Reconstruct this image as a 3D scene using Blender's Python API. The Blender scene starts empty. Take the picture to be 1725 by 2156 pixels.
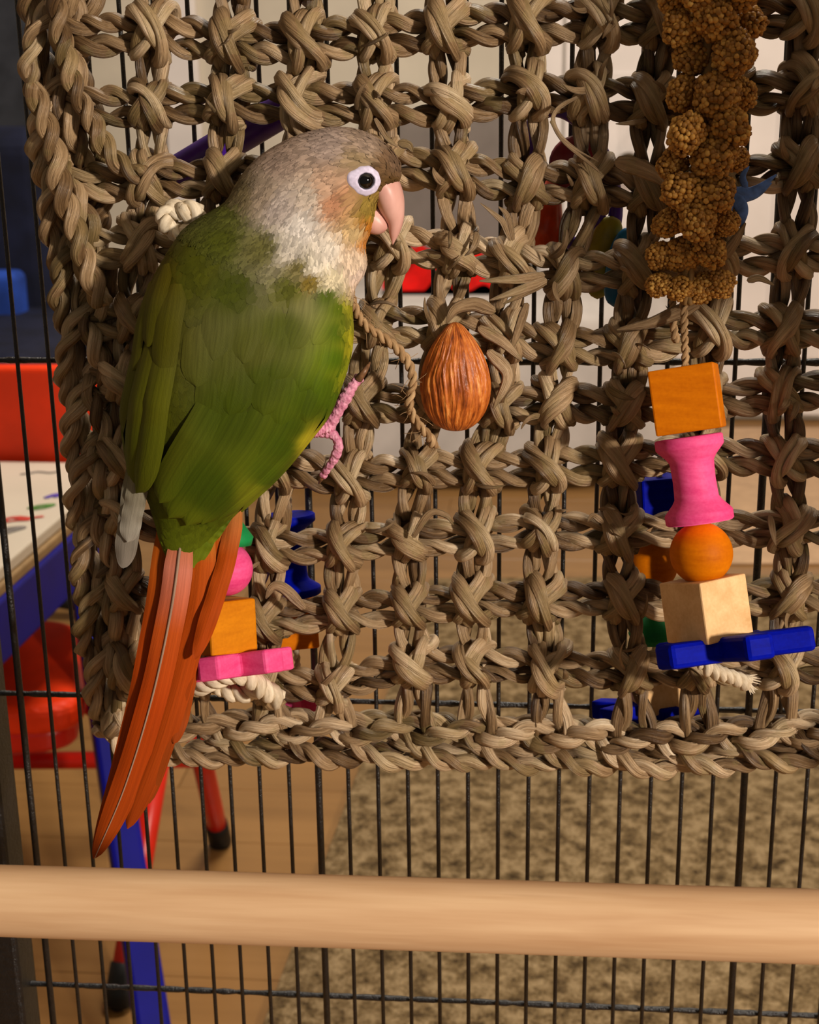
import bpy, math, random
import numpy as np
from mathutils import Vector, Matrix
from mathutils.bvhtree import BVHTree

SC = bpy.context.scene
COL = SC.collection
rng = np.random.default_rng(7)
random.seed(7)
MM = 0.001

# ------------------------------------------------------------------ camera
FPX, IW, IH = 3000.0, 1725.0, 2156.0
PITCH, YAW, ROLL = 0.294883, -0.089955, -0.014508
CAM = np.array([0.0511185, -0.5406709, 0.85])
_cy, _sy, _cp, _sp = math.cos(YAW), math.sin(YAW), math.cos(PITCH), math.sin(PITCH)
F_ = np.array([_sy*_cp, _cy*_cp, -_sp]); R0 = np.array([_cy, -_sy, 0.0]); U0 = np.cross(R0, F_)
R_ = math.cos(ROLL)*R0 + math.sin(ROLL)*U0
U_ = -math.sin(ROLL)*R0 + math.cos(ROLL)*U0
cd = bpy.data.cameras.new('camera'); cam = bpy.data.objects.new('camera', cd); COL.objects.link(cam)
m = Matrix.Identity(4)
for r in range(3):
    m[r][0], m[r][1], m[r][2], m[r][3] = R_[r], U_[r], -F_[r], CAM[r]
cam.matrix_world = m
cd.sensor_fit = 'HORIZONTAL'; cd.sensor_width = 28.8; cd.lens = 28.8*FPX/IW
cd.clip_start = 0.01; cd.clip_end = 50
cd.dof.use_dof = True; cd.dof.focus_distance = 0.485; cd.dof.aperture_fstop = cd.lens/2.0
SC.camera = cam

# ------------------------------------------------------------------ light and exposure
SC.view_settings.view_transform = 'Standard'; SC.view_settings.look = 'None'
SC.view_settings.gamma = 1.0; SC.view_settings.use_curve_mapping = False
SC.view_settings.exposure = 0.0
world = bpy.data.worlds.new('room_light'); SC.world = world; world.use_nodes = True
world.node_tree.nodes['Background'].inputs[0].default_value = (1.0, 0.90, 0.78, 1)
world.node_tree.nodes['Background'].inputs[1].default_value = 0.12

def area(name, loc, target, size, power, col, sy=None):
    l = bpy.data.lights.new(name, 'AREA'); l.energy = power; l.color = col; l.size = size
    if sy: l.shape = 'RECTANGLE'; l.size_y = sy
    o = bpy.data.objects.new(name, l); COL.objects.link(o); o.location = loc
    o.rotation_euler = (Vector(target)-Vector(loc)).to_track_quat('-Z', 'Y').to_euler()
    return o
def lamp(name, loc, power, col, rad):
    l = bpy.data.lights.new(name, 'POINT'); l.energy = power; l.color = col; l.shadow_soft_size = rad
    o = bpy.data.objects.new(name, l); COL.objects.link(o); o.location = loc; return o
# the two room lamps that the photograph's shading gives: one to the front right, one at the ceiling
lamp('room_lamp_right_offscreen', (1.20, -1.32, 1.20), 150, (1.0, 0.87, 0.74), 0.06)
area('ceiling_lamp_offscreen', (0.15, 1.15, 2.45), (0.15, 1.5, 0.0), 0.7, 46, (1.0, 0.92, 0.80))

# ------------------------------------------------------------------ geometry helpers
def ray(px, py):
    return F_ + R_*((px-IW/2)/FPX) - U_*((py-IH/2)/FPX)
def at(px, py, Y):
    d = ray(px, py); return CAM + d*((Y-CAM[1])/d[1])
def atf(px, py, z):
    d = ray(px, py); return CAM + d*((z-CAM[2])/d[2])
def proj(p):
    d = np.asarray(p)-CAM; z = d@F_
    return np.stack([IW/2+FPX*(d@R_)/z, IH/2-FPX*(d@U_)/z], -1)
def pxm(px, py, Y):          # metres per picture pixel at that depth
    return float((at(px, py, Y)-CAM)@F_)/FPX
def nrm(v):
    v = np.asarray(v, float); return v/np.maximum(np.linalg.norm(v, axis=-1, keepdims=True), 1e-12)
def catmull(pts, n):
    P = np.asarray(pts, float); k = len(P)
    E = np.vstack([2*P[0]-P[1], P, 2*P[-1]-P[-2]])
    t = np.linspace(0, k-1, n); i = np.minimum(t.astype(int), k-2); u = (t-i)[:, None]
    a, b, c, d = E[i], E[i+1], E[i+2], E[i+3]
    return 0.5*((2*b)+(c-a)*u+(2*a-5*b+4*c-d)*u**2+(3*b-a-3*c+d)*u**3)
def resample(P, step):
    s = np.r_[0, np.cumsum(np.linalg.norm(np.diff(P, axis=0), axis=1))]
    n = max(4, int(s[-1]/step)+1); q = np.linspace(0, s[-1], n)
    return np.stack([np.interp(q, s, P[:, k]) for k in range(3)], 1), q
def frames(P, ref=(0.0, -1.0, 0.0)):
    T = nrm(np.gradient(P, axis=0)); N = np.zeros_like(P)
    n = np.array(ref, float); n = n-(n@T[0])*T[0]
    if np.linalg.norm(n) < 1e-3: n = np.array([1.0, 0.2, 0.1]); n = n-(n@T[0])*T[0]
    for i in range(len(P)):
        n = n-(n@T[i])*T[i]; n = n/np.linalg.norm(n); N[i] = n
    return T, N, np.cross(T, N)

class MB:
    """collects quads / polygons with corner uv, tone and colour; build() links one mesh object"""
    def __init__(s): s.v=[]; s.f=[]; s.uv=[]; s.tone=[]; s.col=[]; s.n=0
    def grid(s, V, closed_u=False, uv=None, tone=0.5, col=None, flip=False):
        V = np.asarray(V, float); a, b = V.shape[:2]; o = s.n
        s.v.append(V.reshape(-1, 3)); s.n += a*b
        s.tone.append(np.full(a*b, tone) if np.isscalar(tone) else np.asarray(tone).reshape(-1))
        s.col.append(np.tile([0.5, 0.5, 0.5], (a*b, 1)) if col is None else np.broadcast_to(np.asarray(col), (a, b, 3)).reshape(-1, 3))
        i = np.arange(a-1)[:, None]; nb = b if closed_u else b-1; j = np.arange(nb)[None, :]
        j2 = (j+1) % b
        q = np.stack([i*b+j, i*b+j2, (i+1)*b+j2, (i+1)*b+j], -1).reshape(-1, 4)+o
        vv = np.arange(a)/max(a-1, 1) if uv is None else np.asarray(uv)
        i_ = np.broadcast_to(i, (a-1, nb)); j_ = np.broadcast_to(j, (a-1, nb))
        u0 = j_/nb; u1 = (j_+1)/nb; v0 = vv[i_]; v1 = vv[i_+1]
        c = np.stack([np.stack([u0, v0], -1), np.stack([u1, v0], -1), np.stack([u1, v1], -1), np.stack([u0, v1], -1)], 2).reshape(-1, 4, 2)
        if flip: q = q[:, ::-1]; c = c[:, ::-1]
        s.f.append(q); s.uv.append(c)
    def poly(s, verts, faces, tone=0.5, col=None):
        verts = np.asarray(verts, float); o = s.n; s.v.append(verts); s.n += len(verts)
        s.tone.append(np.full(len(verts), tone)); s.col.append(np.tile([.5]*3 if col is None else col, (len(verts), 1)))
        for f in faces: s.f.append(np.array([f])+o); s.uv.append(np.array([[verts[k][[0, 2]] for k in f]]))
    def mesh(s, name, mat, smooth=True):
        v = np.concatenate(s.v); me = bpy.data.meshes.new(name)
        lens = np.concatenate([np.full(len(f), f.shape[1]) for f in s.f])
        idx = np.concatenate([f.reshape(-1) for f in s.f]).astype(np.int32)
        uv = np.concatenate([u.reshape(-1, 2) for u in s.uv])
        me.vertices.add(len(v)); me.vertices.foreach_set('co', v.astype(np.float32).ravel())
        me.loops.add(len(idx)); me.loops.foreach_set('vertex_index', idx)
        me.polygons.add(len(lens)); st = np.r_[0, np.cumsum(lens)[:-1]].astype(np.int32)
        me.polygons.foreach_set('loop_start', st); me.polygons.foreach_set('loop_total', lens.astype(np.int32))
        me.polygons.foreach_set('use_smooth', np.full(len(lens), smooth))
        me.update(calc_edges=True)
        l = me.uv_layers.new(name='UVMap'); l.data.foreach_set('uv', uv.astype(np.float32).ravel())
        a = me.attributes.new('tone', 'FLOAT', 'POINT'); a.data.foreach_set('value', np.concatenate(s.tone).astype(np.float32))
        c = np.concatenate(s.col); a = me.attributes.new('Col', 'FLOAT_COLOR', 'POINT')
        a.data.foreach_set('color', np.c_[c, np.ones(len(c))].astype(np.float32).ravel())
        if mat: me.materials.append(mat)
        me.validate(); return me
    def build(s, name, mat, parent=None, smooth=True):
        return link(name, s.mesh(name, mat, smooth), parent)

def link(name, data, parent=None):
    o = bpy.data.objects.new(name, data); COL.objects.link(o)
    if parent is not None:
        o.parent = parent; o.matrix_parent_inverse = Matrix.Translation(-parent.location)
    return o
def thing(name, loc, label, cat, group=None):
    o = bpy.data.objects.new(name, None); COL.objects.link(o); o.location = Vector(loc)
    o.empty_display_size = 0.01
    tag(o, label, cat, group); return o
def tag(o, label, cat, group=None):
    o['label'] = label; o['category'] = cat
    if group: o['group'] = group
    return o
def struct(o): o['kind'] = 'structure'; return o

def tube(mb, P, rad, sides=10, ridge=0.0, tone=0.5, col=None, caps=True, ref=(0, -1, 0), flat=1.0, ridge_n=3, fr=None):
    P = np.asarray(P, float); n = len(P); rad = np.full(n, rad) if np.isscalar(rad) else np.asarray(rad, float)
    T, N, B = frames(P, ref) if fr is None else fr
    a = np.linspace(0, 2*np.pi, sides, endpoint=False)
    rr = 1+ridge*np.cos(ridge_n*a+rng.uniform(0, 6.28))+0.5*ridge*np.cos((ridge_n*2+1)*a+rng.uniform(0, 6.28))
    V = P[:, None]+rad[:, None, None]*(N[:, None]*(flat*rr*np.cos(a))[None, :, None]+B[:, None]*(rr*np.sin(a))[None, :, None])
    s = np.r_[0, np.cumsum(np.linalg.norm(np.diff(P, axis=0), axis=1))]
    if caps:
        V = np.concatenate([np.repeat(P[:1]-T[:1]*rad[0]*0.5, sides, 0)[None], V, np.repeat(P[-1:]+T[-1:]*rad[-1]*0.5, sides, 0)[None]])
        s = np.r_[s[0]-rad[0], s, s[-1]+rad[-1]]
    mb.grid(V, closed_u=True, uv=s*100, tone=tone, col=col)
def cord(mb, P, r, off, plies=2, pitch=0.016, hand=1, sides=10, ridge=0.10, tone0=0.5, step=0.001, jit=0.10, ref=(0, -1, 0)):
    P, s = resample(np.asarray(P, float), step); T, N, B = frames(P, ref)
    ph = rng.uniform(0, 6.28)+0.5*np.sin(s/0.021+rng.uniform(0, 6.28))
    for k in range(plies):
        th = hand*2*np.pi*s/pitch+ph+2*np.pi*k/plies
        q = P+off*(np.cos(th)[:, None]*N+np.sin(th)[:, None]*B)
        w = 1+jit*np.sin(s/rng.uniform(.006, .010)+rng.uniform(0, 6.28))+0.6*jit*np.sin(s/rng.uniform(.0028, .004)+rng.uniform(0, 6.28))
        tone = np.clip(tone0+rng.uniform(-.36, .36)+0.16*np.sin(s/rng.uniform(.012, .03)+rng.uniform(0, 6.28)), 0, 1)
        tone = np.r_[tone[0], tone, tone[-1]]
        tube(mb, q, r*w, sides, ridge, np.repeat(tone[:, None], sides, 1), ref=ref)

def rbox(name, size, bev, mat, parent=None, seg=3, mtx=None):
    """bevelled box, optionally transformed"""
    import bmesh
    bm = bmesh.new(); bmesh.ops.create_cube(bm, size=1.0)
    for v in bm.verts: v.co = Vector((v.co.x*size[0], v.co.y*size[1], v.co.z*size[2]))
    bmesh.ops.bevel(bm, geom=list(bm.edges), offset=bev, segments=seg, profile=0.5, affect='EDGES')
    if mtx is not None: bmesh.ops.transform(bm, matrix=mtx, verts=list(bm.verts))
    me = bpy.data.meshes.new(name); bm.to_mesh(me); bm.free()
    for p in me.polygons: p.use_smooth = False
    me.materials.append(mat); return link(name, me, parent)
def prism(name, pts2, thick, bev, mat, parent=None, mtx=None, seg=2):
    """extruded outline in local XY, bevelled rims"""
    import bmesh
    bm = bmesh.new(); f = bm.faces.new([bm.verts.new((p[0], p[1], -thick/2)) for p in pts2])
    r = bmesh.ops.extrude_face_region(bm, geom=[f]); bmesh.ops.translate(bm, vec=(0, 0, thick), verts=[g for g in r['geom'] if isinstance(g, bmesh.types.BMVert)])
    bmesh.ops.recalc_face_normals(bm, faces=list(bm.faces))
    if bev: bmesh.ops.bevel(bm, geom=[e for e in bm.edges], offset=bev, segments=seg, profile=0.5, affect='EDGES')
    if mtx is not None: bmesh.ops.transform(bm, matrix=mtx, verts=list(bm.verts))
    me = bpy.data.meshes.new(name); bm.to_mesh(me); bm.free(); me.materials.append(mat)
    return link(name, me, parent)
def lathe(name, prof, mat, parent=None, mtx=None, seg=40):
    """profile of (radius, height) about local Z"""
    prof = np.asarray(prof, float); a = np.linspace(0, 2*np.pi, seg, endpoint=False)
    V = np.stack([prof[:, None, 0]*np.cos(a), prof[:, None, 0]*np.sin(a), np.broadcast_to(prof[:, None, 1], (len(prof), seg))], -1)
    if mtx is not None:
        M = np.array(mtx); V = V@M[:3, :3].T+M[:3, 3]
    mb = MB(); mb.grid(V, closed_u=True); return mb.build(name, mat, parent)
def bar(name, a, b, r, mat, parent=None, sides=10):
    mb = MB(); tube(mb, np.linspace(a, b, 4), r, sides); return mb.build(name, mat, parent)

# ------------------------------------------------------------------ materials
def lin(c):
    c = np.asarray(c, float)/255.0
    return np.where(c <= 0.04045, c/12.92, ((c+0.055)/1.055)**2.4)
def L4(c): return tuple(lin(c))+(1.0,)
class NT:
    def __init__(s, name):
        s.m = bpy.data.materials.new(name); s.m.use_nodes = True; s.t = s.m.node_tree
        s.b = s.t.nodes['Principled BSDF']
    def n(s, typ, **kw):
        nd = s.t.nodes.new(typ)
        for k, v in kw.items():
            if k in nd.inputs: nd.inputs[k].default_value = v
            else: setattr(nd, k, v)
        return nd
    def l(s, a, b): s.t.links.new(a, b)
    def ramp(s, fac, stops):
        r = s.n('ShaderNodeValToRGB'); e = r.color_ramp.elements
        while len(e) < len(stops): e.new(0.5)
        for k, (p, c) in enumerate(stops): e[k].position = p; e[k].color = c if len(c) == 4 else L4(c)
        s.l(fac, r.inputs[0]); return r.outputs[0]
    def coord(s, kind, scale):
        tc = s.n('ShaderNodeTexCoord'); mp = s.n('ShaderNodeMapping'); mp.inputs['Scale'].default_value = scale
        s.l(tc.outputs[kind], mp.inputs[0]); return mp.outputs[0]
    def noise(s, vec, scale=5.0, detail=3.0, rough=0.5, dist=0.0):
        nd = s.n('ShaderNodeTexNoise'); nd.inputs['Scale'].default_value = scale; nd.inputs['Detail'].default_value = detail
        nd.inputs['Roughness'].default_value = rough; nd.inputs['Distortion'].default_value = dist
        if vec is not None: s.l(vec, nd.inputs['Vector'])
        return nd.outputs[0]
    def mixc(s, fac, a, b, mode='MIX'):
        nd = s.n('ShaderNodeMix', data_type='RGBA', blend_type=mode)
        for sock, v in ((nd.inputs[0], fac), (nd.inputs[6], a), (nd.inputs[7], b)):
            if hasattr(v, 'is_linked'): s.l(v, sock)
            else: sock.default_value = v
        return nd.outputs[2]
    def math(s, op, a, b=0.0):
        nd = s.n('ShaderNodeMath', operation=op)
        for sock, v in ((nd.inputs[0], a), (nd.inputs[1], b)):
            if hasattr(v, 'is_linked'): s.l(v, sock)
            else: sock.default_value = v
        return nd.outputs[0]
    def bump(s, h, strength=0.3, dist=0.001):
        nd = s.n('ShaderNodeBump'); nd.inputs['Strength'].default_value = strength; nd.inputs['Distance'].default_value = dist
        s.l(h, nd.inputs['Height']); s.l(nd.outputs[0], s.b.inputs['Normal'])
    def base(s, c, rough=0.6, spec=None, metal=0.0):
        if hasattr(c, 'is_linked'): s.l(c, s.b.inputs['Base Color'])
        else: s.b.inputs['Base Color'].default_value = c
        s.b.inputs['Roughness'].default_value = rough; s.b.inputs['Metallic'].default_value = metal
        if spec is not None: s.b.inputs['Specular IOR Level'].default_value = spec
        return s.m

def m_seagrass():
    t = NT('seagrass'); a = t.n('ShaderNodeAttribute', attribute_name='tone'); oi = t.n('ShaderNodeObjectInfo')
    uv = t.coord('UV', (26.0, 0.9, 1)); fine = t.noise(uv, 1.0, 4, .6)
    uv2 = t.coord('UV', (7.0, 0.5, 1)); mid = t.noise(uv2, 1.0, 2, .5)
    g = t.noise(t.coord('Object', (60, 60, 60)), 1.0, 2)
    k = t.math('ADD', t.math('MULTIPLY', a.outputs['Fac'], .78), t.math('MULTIPLY', t.math('SUBTRACT', mid, .5), .75))
    k = t.math('ADD', k, t.math('MULTIPLY', t.math('SUBTRACT', oi.outputs['Random'], .5), .14))
    k = t.math('ADD', k, t.math('MULTIPLY', t.math('SUBTRACT', t.noise(t.coord('UV', (21.0, 0.7, 1)), 1.0, 3, .6), .5), .45))
    c = t.ramp(k, [(0.0, (84, 60, 34)), (0.25, (134, 106, 72)), (0.55, (182, 152, 114)), (0.85, (218, 192, 156)), (1.0, (236, 216, 184))])
    stk = t.noise(t.coord('UV', (17.0, 0.6, 1)), 1.0, 3, .6)
    c = t.mixc(.6, c, t.ramp(stk, [(.30, (150, 128, 100)), (.48, (255, 255, 255))]), 'MULTIPLY')
    c = t.mixc(t.math('MULTIPLY', t.math('GREATER_THAN', g, .56), .22), c, L4((146, 136, 82)))
    t.base(c, .42, .5)
    h = t.math('ADD', fine, mid); t.bump(h, 1.0, .0012); return t.m
def m_feather(name, rough=.62):
    t = NT(name); a = t.n('ShaderNodeAttribute', attribute_name='Col')
    n1 = t.noise(t.coord('UV', (30, 1.6, 1)), 1.0, 3, .6); n2 = t.noise(t.coord('Object', (260, 260, 260)), 1.0, 2)
    n3 = t.noise(t.coord('UV', (23, 1.1, 1)), 1.0, 3, .6)
    c = t.mixc(.45, a.outputs['Color'], t.ramp(n3, [(.25, (150, 150, 150)), (.75, (255, 255, 255))]), 'MULTIPLY')
    c = t.mixc(.30, c, t.ramp(n2, [(.3, (140, 140, 140)), (.7, (255, 255, 255))]), 'MULTIPLY')
    t.base(c, rough, .10); t.bump(n1, .35, .0004)
    return t.m
def m_longfeather():
    t = NT('barbed_feather'); a = t.n('ShaderNodeAttribute', attribute_name='Col')
    tc = t.n('ShaderNodeTexCoord'); sx = t.n('ShaderNodeSeparateXYZ'); t.l(tc.outputs['UV'], sx.inputs[0])
    d = t.math('ABSOLUTE', t.math('SUBTRACT', sx.outputs[0], .5))
    cb = t.n('ShaderNodeCombineXYZ'); t.l(t.math('ADD', t.math('MULTIPLY', sx.outputs[1], 60.0), t.math('MULTIPLY', d, -34.0)), cb.inputs[0]); t.l(t.math('MULTIPLY', sx.outputs[0], 2.0), cb.inputs[1])
    n1 = t.noise(cb.outputs[0], 1.6, 3, .6)
    n2 = t.noise(t.coord('UV', (14, 1.2, 1)), 1.0, 3, .6)
    n3 = t.noise(t.coord('UV', (11, 0.9, 1)), 1.0, 3, .6)
    c = t.mixc(.45, a.outputs['Color'], t.ramp(n3, [(.3, (150, 150, 150)), (.65, (255, 255, 255))]), 'MULTIPLY')
    t.base(c, .6, .10); t.bump(t.math('ADD', n1, n2), .35, .0004); return t.m
def m_wood_paint(name, c1, c2, rough=.55, grain=(40, 40, 260), amt=.5, bump=.15, spec=.3):
    t = NT(name); n1 = t.noise(t.coord('Object', grain), 1.0, 4, .6); n2 = t.noise(t.coord('Object', (900, 900, 900)), 1.0, 2)
    k = t.math('ADD', t.math('MULTIPLY', n1, .75), t.math('MULTIPLY', n2, .25))
    c = t.ramp(k, [(.5-amt*.4, c1), (.5+amt*.4, c2)]); t.base(c, rough, spec); t.bump(k, bump, .0006); return t.m
def m_plain(name, c, rough=.5, spec=.4, nscale=200.0, amt=.12, metal=0.0):
    t = NT(name); n1 = t.noise(t.coord('Object', (nscale,)*3), 1.0, 3)
    d = tuple(max(0, v*(1-amt)) for v in c); e = tuple(min(255, v*(1+amt*.6)) for v in c)
    t.base(t.ramp(n1, [(.3, d), (.7, e)]), rough, spec, metal); return t.m
def m_wire():
    t = NT('black_hammered_wire'); n1 = t.noise(t.coord('Object', (1100,)*3), 1.0, 3, .7); n2 = t.noise(t.coord('Object', (300,)*3), 1.0, 2)
    c = t.ramp(n2, [(.35, (12, 12, 14)), (.65, (20, 20, 22))]); t.base(c, .32, .6); t.bump(t.math('ADD', n1, n2), .7, .0006); return t.m
def m_pine():
    t = NT('pine_dowel'); n1 = t.noise(t.coord('Object', (5, 90, 90)), 1.0, 4, .55, .6); n2 = t.noise(t.coord('Object', (14, 240, 240)), 1.0, 3, .6)
    st = t.noise(t.coord('Object', (9, 110, 150)), 1.0, 2, .5, .8)
    c = t.ramp(n1, [(.25, (196, 156, 116)), (.5, (214, 178, 138)), (.8, (226, 194, 156))])
    c = t.mixc(.35, c, t.ramp(n2, [(.3, (190, 150, 110)), (.7, (255, 255, 255))]), 'MULTIPLY')
    c = t.mixc(t.ramp(st, [(.68, (0, 0, 0)), (.80, (150, 150, 150))]), c, L4((150, 96, 52)))
    t.base(c, .6, .25); t.bump(n2, .12, .0006); return t.m
def m_nut():
    t = NT('ridged_nut_shell'); n1 = t.noise(t.coord('UV', (34, 4.5, 1)), 1.0, 4, .65, .4); n2 = t.noise(t.coord('Object', (350,)*3), 1.0, 3); n3 = t.noise(t.coord('UV', (27, 3.0, 1)), 1.0, 4, .65, .4)
    k = t.math('ADD', t.math('ADD', t.math('MULTIPLY', t.math('SUBTRACT', n3, .5), 1.3), .56), t.math('MULTIPLY', t.math('SUBTRACT', n2, .5), .3))
    c = t.ramp(k, [(.26, (70, 28, 6)), (.44, (150, 72, 20)), (.62, (198, 108, 38)), (.86, (240, 172, 92))])
    t.base(c, .42, .45); t.bump(n1, .7, .0011); return t.m
def m_floorwood():
    t = NT('floor_boards'); n1 = t.noise(t.coord('Object', (1.6, 22, 1)), 1.0, 4, .6, .5); n2 = t.noise(t.coord('Object', (3, 3, 3)), 1.0, 2)
    c = t.ramp(t.math('ADD', t.math('MULTIPLY', n1, .6), t.math('MULTIPLY', n2, .4)), [(.3, (120, 86, 46)), (.55, (144, 106, 60)), (.75, (156, 118, 70))])
    t.base(c, .35, .4); return t.m
def m_rug():
    t = NT('speckled_rug'); n1 = t.noise(t.coord('Object', (50, 50, 50)), 1.0, 4, .75); n2 = t.noise(t.coord('Object', (300,)*3), 1.0, 2)
    c = t.ramp(t.math('ADD', t.math('MULTIPLY', n1, .75), t.math('MULTIPLY', n2, .25)), [(.38, (66, 52, 34)), (.48, (116, 96, 66)), (.60, (158, 136, 102))])
    t.base(c, .95, .1); t.bump(n2, .8, .006); return t.m
def m_cloth_twine(name, c1, c2):
    t = NT(name); n1 = t.noise(t.coord('UV', (9, 3.0, 1)), 1.0, 3, .6); a = t.n('ShaderNodeAttribute', attribute_name='tone')
    c = t.ramp(t.math('ADD', t.math('MULTIPLY', n1, .7), t.math('MULTIPLY', a.outputs['Fac'], .3)), [(.3, c1), (.7, c2)]); t.base(c, .85, .15); t.bump(n1, .5, .0004); return t.m
def m_skin():
    t = NT('pink_scaly_skin'); n1 = t.noise(t.coord('Object', (700,)*3), 1.0, 2); v = t.n('ShaderNodeTexVoronoi'); v.inputs['Scale'].default_value = 1.0
    t.l(t.coord('Object', (900,)*3), v.inputs['Vector'])
    c = t.ramp(n1, [(.3, (190, 110, 140)), (.6, (226, 154, 180)), (.8, (240, 190, 205))]); t.base(c, .5, .4); t.bump(v.outputs['Distance'], .6, .0006); return t.m
def m_beak():
    t = NT('horn_beak'); n1 = t.noise(t.coord('Object', (160, 160, 60)), 1.0, 3)
    t.base(t.ramp(n1, [(.3, (196, 140, 128)), (.7, (226, 178, 166))]), .4, .4); t.b.inputs['Subsurface Weight'].default_value = .1; t.b.inputs['Subsurface Radius'].default_value = (.002, .001, .001); return t.m
def m_millet():
    t = NT('millet_seed'); a = t.n('ShaderNodeAttribute', attribute_name='tone'); oi = t.n('ShaderNodeObjectInfo')
    c = t.ramp(t.math('ADD', t.math('MULTIPLY', a.outputs['Fac'], .85), t.math('MULTIPLY', oi.outputs['Random'], .15)), [(0, (112, 72, 26)), (.45, (166, 116, 48)), (.8, (198, 146, 66)), (1, (222, 176, 92))])
    t.base(c, .5, .35); return t.m
M = dict(grass=m_seagrass(), feather=m_feather('plumage_down'), lfeather=m_longfeather(), wire=m_wire(), pine=m_pine(), nut=m_nut(),
    floor=m_floorwood(), rug=m_rug(), skin=m_skin(), beak=m_beak(), millet=m_millet(),
    wall=m_plain('painted_wall', (214, 204, 186), .85, .1, 6, .05), door=m_plain('white_door_paint', (240, 232, 228), .5, .3, 6, .04),
    orange=m_wood_paint('orange_dyed_wood', (182, 92, 0), (214, 120, 4), spec=.08), amber=m_wood_paint('amber_dyed_wood', (190, 110, 4), (220, 138, 14), spec=.08),
    pink=m_wood_paint('pink_dyed_wood', (214, 50, 116), (246, 98, 156), spec=.15), blue=m_wood_paint('blue_dyed_wood', (0, 6, 122), (0, 20, 172), spec=.05),
    green=m_wood_paint('green_dyed_wood', (10, 120, 60), (20, 150, 80)), natural=m_wood_paint('natural_wood', (206, 160, 104), (236, 198, 146), .6, (120, 120, 120)),
    teal=m_plain('teal_plastic', (8, 112, 168), .35, .5), lime=m_plain('yellow_green_plastic', (150, 140, 30), .35, .5),
    purple=m_plain('purple_plastic', (70, 26, 140), .35, .5), redorange=m_plain('red_orange_plastic', (206, 66, 14), .3, .5),
    red=m_plain('red_plastic', (240, 60, 16), .45, .25, 30, .05), redtube=m_plain('red_painted_tube', (206, 30, 10), .35, .5, 30, .05),
    cloth_red=m_plain('red_cloth', (210, 16, 10), .8, .2, 40, .12), tblue=m_plain('blue_painted_metal', (10, 10, 122), .45, .2, 30, .06),
    board=m_plain('white_board', (208, 198, 182), .5, .2, 8, .03), edge=m_plain('board_edge', (150, 122, 84), .6, .3, 40, .1),
    black=m_plain('black_rubber', (18, 17, 16), .6, .3), dark=m_plain('dark_navy_fabric', (20, 24, 44), .8, .2, 20, .25), darkgrey=m_plain('dark_grey_fabric', (52, 54, 60), .85, .1, 20, .2),
    bluecloth=m_plain('blue_fabric', (32, 64, 150), .8, .2, 20, .2),
    greypale=m_plain('pale_grey_upholstery', (196, 190, 186), .85, .1, 14, .06), greydark=m_plain('mid_grey_upholstery', (128, 120, 114), .85, .1, 14, .06),
    beige=m_plain('beige_mat', (196, 164, 132), .9, .1, 30, .06), brass=m_plain('dark_brass', (70, 56, 34), .4, .5, 60, .2, .6),
    jute=m_cloth_twine('jute_twine', (132, 100, 66), (196, 164, 122)), cotton=m_cloth_twine('cotton_cord', (176, 158, 130), (236, 222, 196)),
    blue_glint=m_plain('blue_glint_colour', (84, 120, 190), .5, .4, 300, .25), ink_red=m_plain('red_ink', (200, 70, 60), .7, .2), ink_green=m_plain('green_ink', (90, 140, 70), .7, .2),
    ink_violet=m_plain('violet_ink', (90, 70, 170), .7, .2), ink_grey=m_plain('grey_ink', (130, 124, 120), .7, .2),
    eyeball=m_plain('dark_eye', (10, 7, 6), .06, .6), ring=m_plain('white_eye_skin', (214, 206, 232), .5, .3, 900, .08), claw=m_plain('horn_claw', (120, 86, 58), .4, .4, 500, .3),
    stem=m_plain('dry_stem', (150, 116, 70), .7, .2, 300, .2), white=m_plain('white_plastic', (236, 232, 224), .4, .4, 40, .03))

# ------------------------------------------------------------------ room
WALLY = float(atf(1600, 885, 0)[1])+0.02
def slab(name, x0, x1, y0, y1, z0, z1, mat, bev=0.0, parent=None):
    return rbox(name, (x1-x0, y1-y0, z1-z0), bev or 0.0005, mat, parent, 1, Matrix.Translation(((x0+x1)/2, (y0+y1)/2, (z0+z1)/2)))
# floor of planks: near boards one by one
fl = struct(slab('floor', -2.6, 3.0, -1.2, WALLY+.1, -.06, -.003, M['floor']))
plank_me = None
PW = 0.13
for k in range(int((WALLY+0.1-0.2)/PW)+1):
    y = 0.2+k*PW; off = (k*0.37) % 0.9
    for x0 in np.arange(-2.3-off, 2.7, 0.9):
        if plank_me is None:
            o = rbox('plank', (0.898, PW-.0008, .012), .0005, M['floor'], None, 1); plank_me = o.data; o.parent = fl
        else: o = link('plank', plank_me); o.parent = fl
        o.location = (x0+.45, y, -.006)
struct(slab('wall_back', -2.6, 3.0, WALLY, WALLY+.1, 0, 2.6, M['wall']))
struct(slab('wall_left', -2.7, -2.6, -1.2, WALLY, 0, 2.6, M['wall']))
struct(slab('wall_right', 3.0, 3.1, -1.2, WALLY, 0, 2.6, M['wall']))
struct(slab('ceiling', -2.7, 3.1, -1.2, WALLY+.1, 2.6, 2.65, M['wall']))
xb = float(at(1180, 700, WALLY)[0]); xl = float(at(350, 200, WALLY)[0])
struct(slab('baseboard_back', -2.6, xb-.06, WALLY-.015, WALLY, 0, .11, M['door']))
d1 = struct(slab('door_1', xb, xb+0.95, WALLY-.03, WALLY, 0.015, 2.05, M['door'], .003))
for (a, b, c, d) in ((.10, .44, .16, .86), (.51, .85, .16, .86), (.10, .44, 1.0, 1.92), (.51, .85, 1.0, 1.92)):
    slab('door_panel', xb+a, xb+b, WALLY-.036, WALLY-.024, c, d, M['door'], .004, d1)
kp = at(1322, 345, WALLY-.05)
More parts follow.
